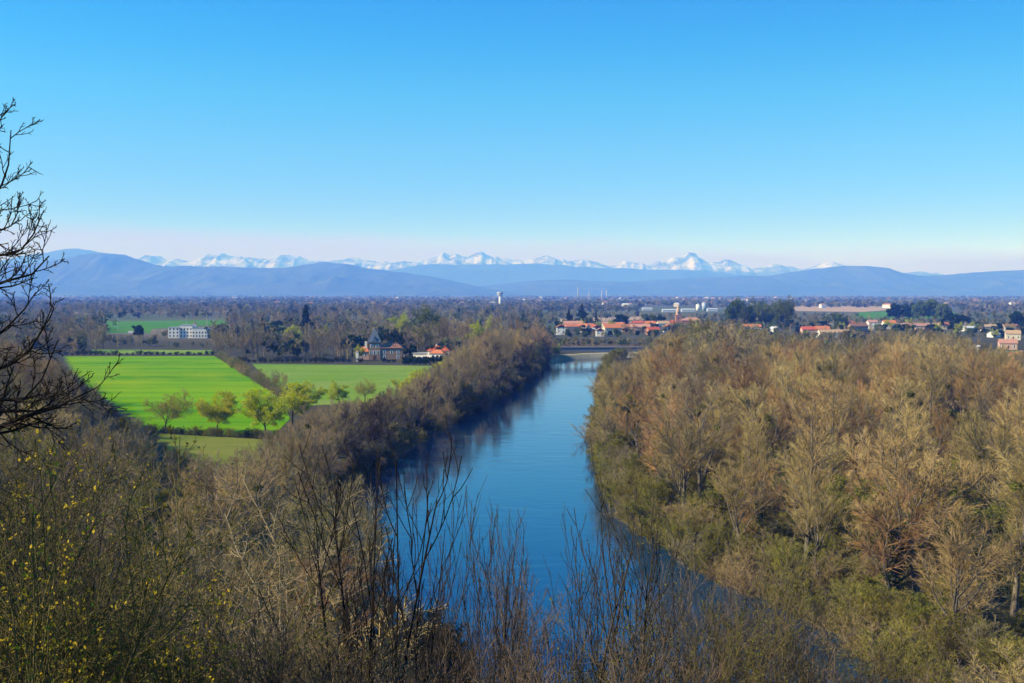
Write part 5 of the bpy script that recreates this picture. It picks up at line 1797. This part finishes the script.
DK = TW['dark']
FG = TW['black']
sapling('sapling', 'tall dark sapling with fanning twigs rising over the river', 360, [(396, 458, 0), (437, 500, .4), (376, 520, -.3)], 21, FG, .055, (9, 4), .26, .55, seed=1)
sapling('sapling', 'dark two stemmed sapling left of the tallest one', 336, [(352, 502, 0), (333, 515, .5), (318, 560, .2)], 23, FG, .05, (9, 4), .22, .6, seed=2)
sapling('sapling', 'thin dark sapling between the tallest sapling and upright shrubs', 405, [(428, 500, 0), (445, 530, .3)], 24, FG, .035, (8, 4), .25, .5, seed=3)
sapling('riverside_shrub', 'dark upright many stemmed shrub left of the brown dome bush', 448, [(458, 543, 0), (441, 556, .5), (470, 552, -.3), (429, 575, .3), (480, 570, .2), (452, 590, .4)], 26, DK, .03, (12, 6), .35, .4, 'shrub', seed=4)
sapling('riverside_shrub', 'dark upright many stemmed shrub behind the brown dome bush', 492, [(486, 546, 0), (508, 547, .3), (521, 556, .6), (498, 560, -.3), (474, 575, .3), (515, 580, -.2)], 27, DK, .03, (12, 6), .35, .4, 'shrub', seed=5)
sapling('riverside_shrub', 'brown dome shaped bush of fine twigs at bottom beside the river', 522, [(490, 620, 0), (503, 606, .8), (520, 602, 0), (538, 606, -.5), (552, 618, .2), (560, 640, .6), (480, 645, 0), (512, 612, 1.2), (530, 612, -1.0), (545, 626, .9)], 30,
        mat('twigs_fg_brown', (0.16, 0.11, 0.07), .8), .03, (16, 8), .12, .55, 'shrub', seed=6, third=5)
sapling('sapling', 'bare thin sapling right of the brown dome bush', 574, [(581, 582, 0), (567, 587, .3), (592, 605, .3)], 25, DK, .03, (9, 5), .3, .45, seed=7)
sapling('sapling', 'tall budding sapling reaching over blue water on the right', 634, [(631, 552, 0), (601, 545, .4), (648, 572, -.2)], 20, DK, .04, (9, 5), .3, .5, seed=8, leaf=(LEAF_O, 420, .04))
sapling('sapling', 'budding sapling right of the tall budding one', 655, [(637, 545, 0), (662, 582, .4), (675, 596, .3)], 22, DK, .035, (9, 5), .28, .5, seed=9, leaf=(LEAF_O, 420, .04))
sapling('sapling', 'small bare sapling between dome bush and budding saplings', 600, [(604, 590, 0), (612, 605, .3), (590, 618, .3)], 27, DK, .028, (10, 5), .3, .45, seed=10)

# thicket along the bottom edge
FGO = mat('twigs_fg_olive', (0.115, 0.09, 0.034), 0.8, var=0.3, hue=0.02)
FKEYS = {'olive': (FGO, (LEAF_O, 1100, .045)), 'catkin': (FGO, (CATKIN, 1000, .055)), 'brown': (mat('twigs_fg_brown', (0.16, 0.11, 0.07), .8), None), 'dark': (DK, None), 'green': (FGO, (LEAF_G, 1000, .045))}
FW = {'olive': 'olive budding', 'catkin': 'yellow flowering', 'brown': 'brown bare', 'dark': 'dark bare', 'green': 'fresh green budding'}
TOPL = [(-30, 470), (30, 480), (60, 515), (90, 575), (130, 610), (180, 630), (230, 640), (300, 652), (340, 658), (400, 660), (450, 662), (520, 672), (600, 652), (650, 610), (690, 596), (730, 592), (780, 612), (830, 640), (880, 676)]
FGT = mat('twigs_fg_tan', (0.19, 0.14, 0.075), 0.8, var=0.2)
for px, tips_, Y_, m_, lf_, lab in [
    (40, [(62, 490, 0), (20, 500, 1), (85, 540, -1)], 30, FGO, (CATKIN, 1500, .06), 'crooked yellow flowering tree at lower left, tallest of the thicket'),
    (150, [(120, 515, 0), (172, 520, 1), (200, 550, -1), (150, 512, .5)], 44, FGT, None, 'tan crooked small tree rising from thicket below the olive grass'),
    (232, [(205, 525, 0), (252, 520, 1), (285, 550, -1)], 46, FGO, (LEAF_O, 1500, .08), 'olive crooked small tree with wide crown, lower left centre'),
    (300, [(280, 545, 0), (322, 540, 1), (255, 575, -1)], 38, TW['grey'], None, 'grey crooked small tree left of the dark saplings'),
    (92, [(70, 545, 0), (112, 540, 1), (130, 570, -1)], 34, DK, None, 'dark crooked small tree beside the yellow flowering one'),
    (190, [(165, 575, 0), (215, 570, 1), (240, 595, -1)], 30, FGT, None, 'tan crooked small tree nearest the viewer at lower left')]:
    sapling('crooked_tree', lab, px, tips_, Y_, m_, .075, (9, 7), .05, .85, 'tree', leaf=lf_, seed=900 + px, third=6, t0=.35, len1=.40)
sapling('flowering_shrub', 'shrub with bright yellow catkins at the left edge', 10, [(14, 492, 0), (48, 500, .4), (-6, 512, .2), (62, 525, .3), (32, 512, -.3)], 12, FGO, .02, (8, 5), .1, .7, 'shrub', leaf=(CATKIN, 900, .05), seed=77, third=2)
rgf = random.Random(5)
spots = []
for px in range(-20, 885, 15):
    for lay in range(2):
        spots.append((px + rgf.uniform(-7, 7), lay))
k = 0
for px, lay in spots:
    if 330 < px < 650 and rgf.random() < 0.35:
        continue
    top_ = np.interp(px, [a for a, _ in TOPL], [b for _, b in TOPL]) + rgf.uniform(-6, 26) + (14 if lay == 0 else 0)
    Y_ = (15 if lay == 0 else 23) + rgf.uniform(-2.5, 4)
    if px > 560:
        Y_ += 6
    if px < 130:
        kk = pick(rgf, [('catkin', 2.2), ('olive', 4), ('brown', 1.5), ('dark', 1)])
    elif px < 330:
        kk = pick(rgf, [('olive', 4), ('brown', 2.5), ('dark', 1.5), ('green', .5)])
    elif px < 620:
        kk = pick(rgf, [('dark', 4), ('brown', 2)])
    else:
        kk = pick(rgf, [('olive', 3), ('dark', 3), ('brown', 2.5), ('catkin', .2)])
    m_, lf = FKEYS[kk]
    n_t = rgf.randint(4, 7)
    w_ = 1250.0 / Y_
    tips = [(px + rgf.uniform(-1.6, 1.6) * w_, top_ + abs(rgf.gauss(0, 1)) * 24, rgf.uniform(-1, 1)) for _ in range(n_t)]
    zone = ('at the left corner' if px < 130 else 'below the near hillside wood' if px < 330 else 'below the dark saplings' if px < 480 else 'below the dome bush' if px < 600 else 'below the budding saplings' if px < 700 else 'before the dark green water')
    sapling('thicket_shrub', f'{FW[kk]} shrub in the foreground thicket {zone}', px, tips, Y_, m_, rgf.uniform(.014, .03), (rgf.randint(8, 13), rgf.randint(5, 7)), rgf.choice((.02, .08, .16, .22)), rgf.uniform(.5, 1.0), 'shrub', leaf=lf, seed=200 + k, len1=rgf.uniform(.28, .42), group=f'{FW[kk]} foreground shrubs {zone}', third=3)
    k += 1
print('thicket', k, 'objects', len(C.objects))
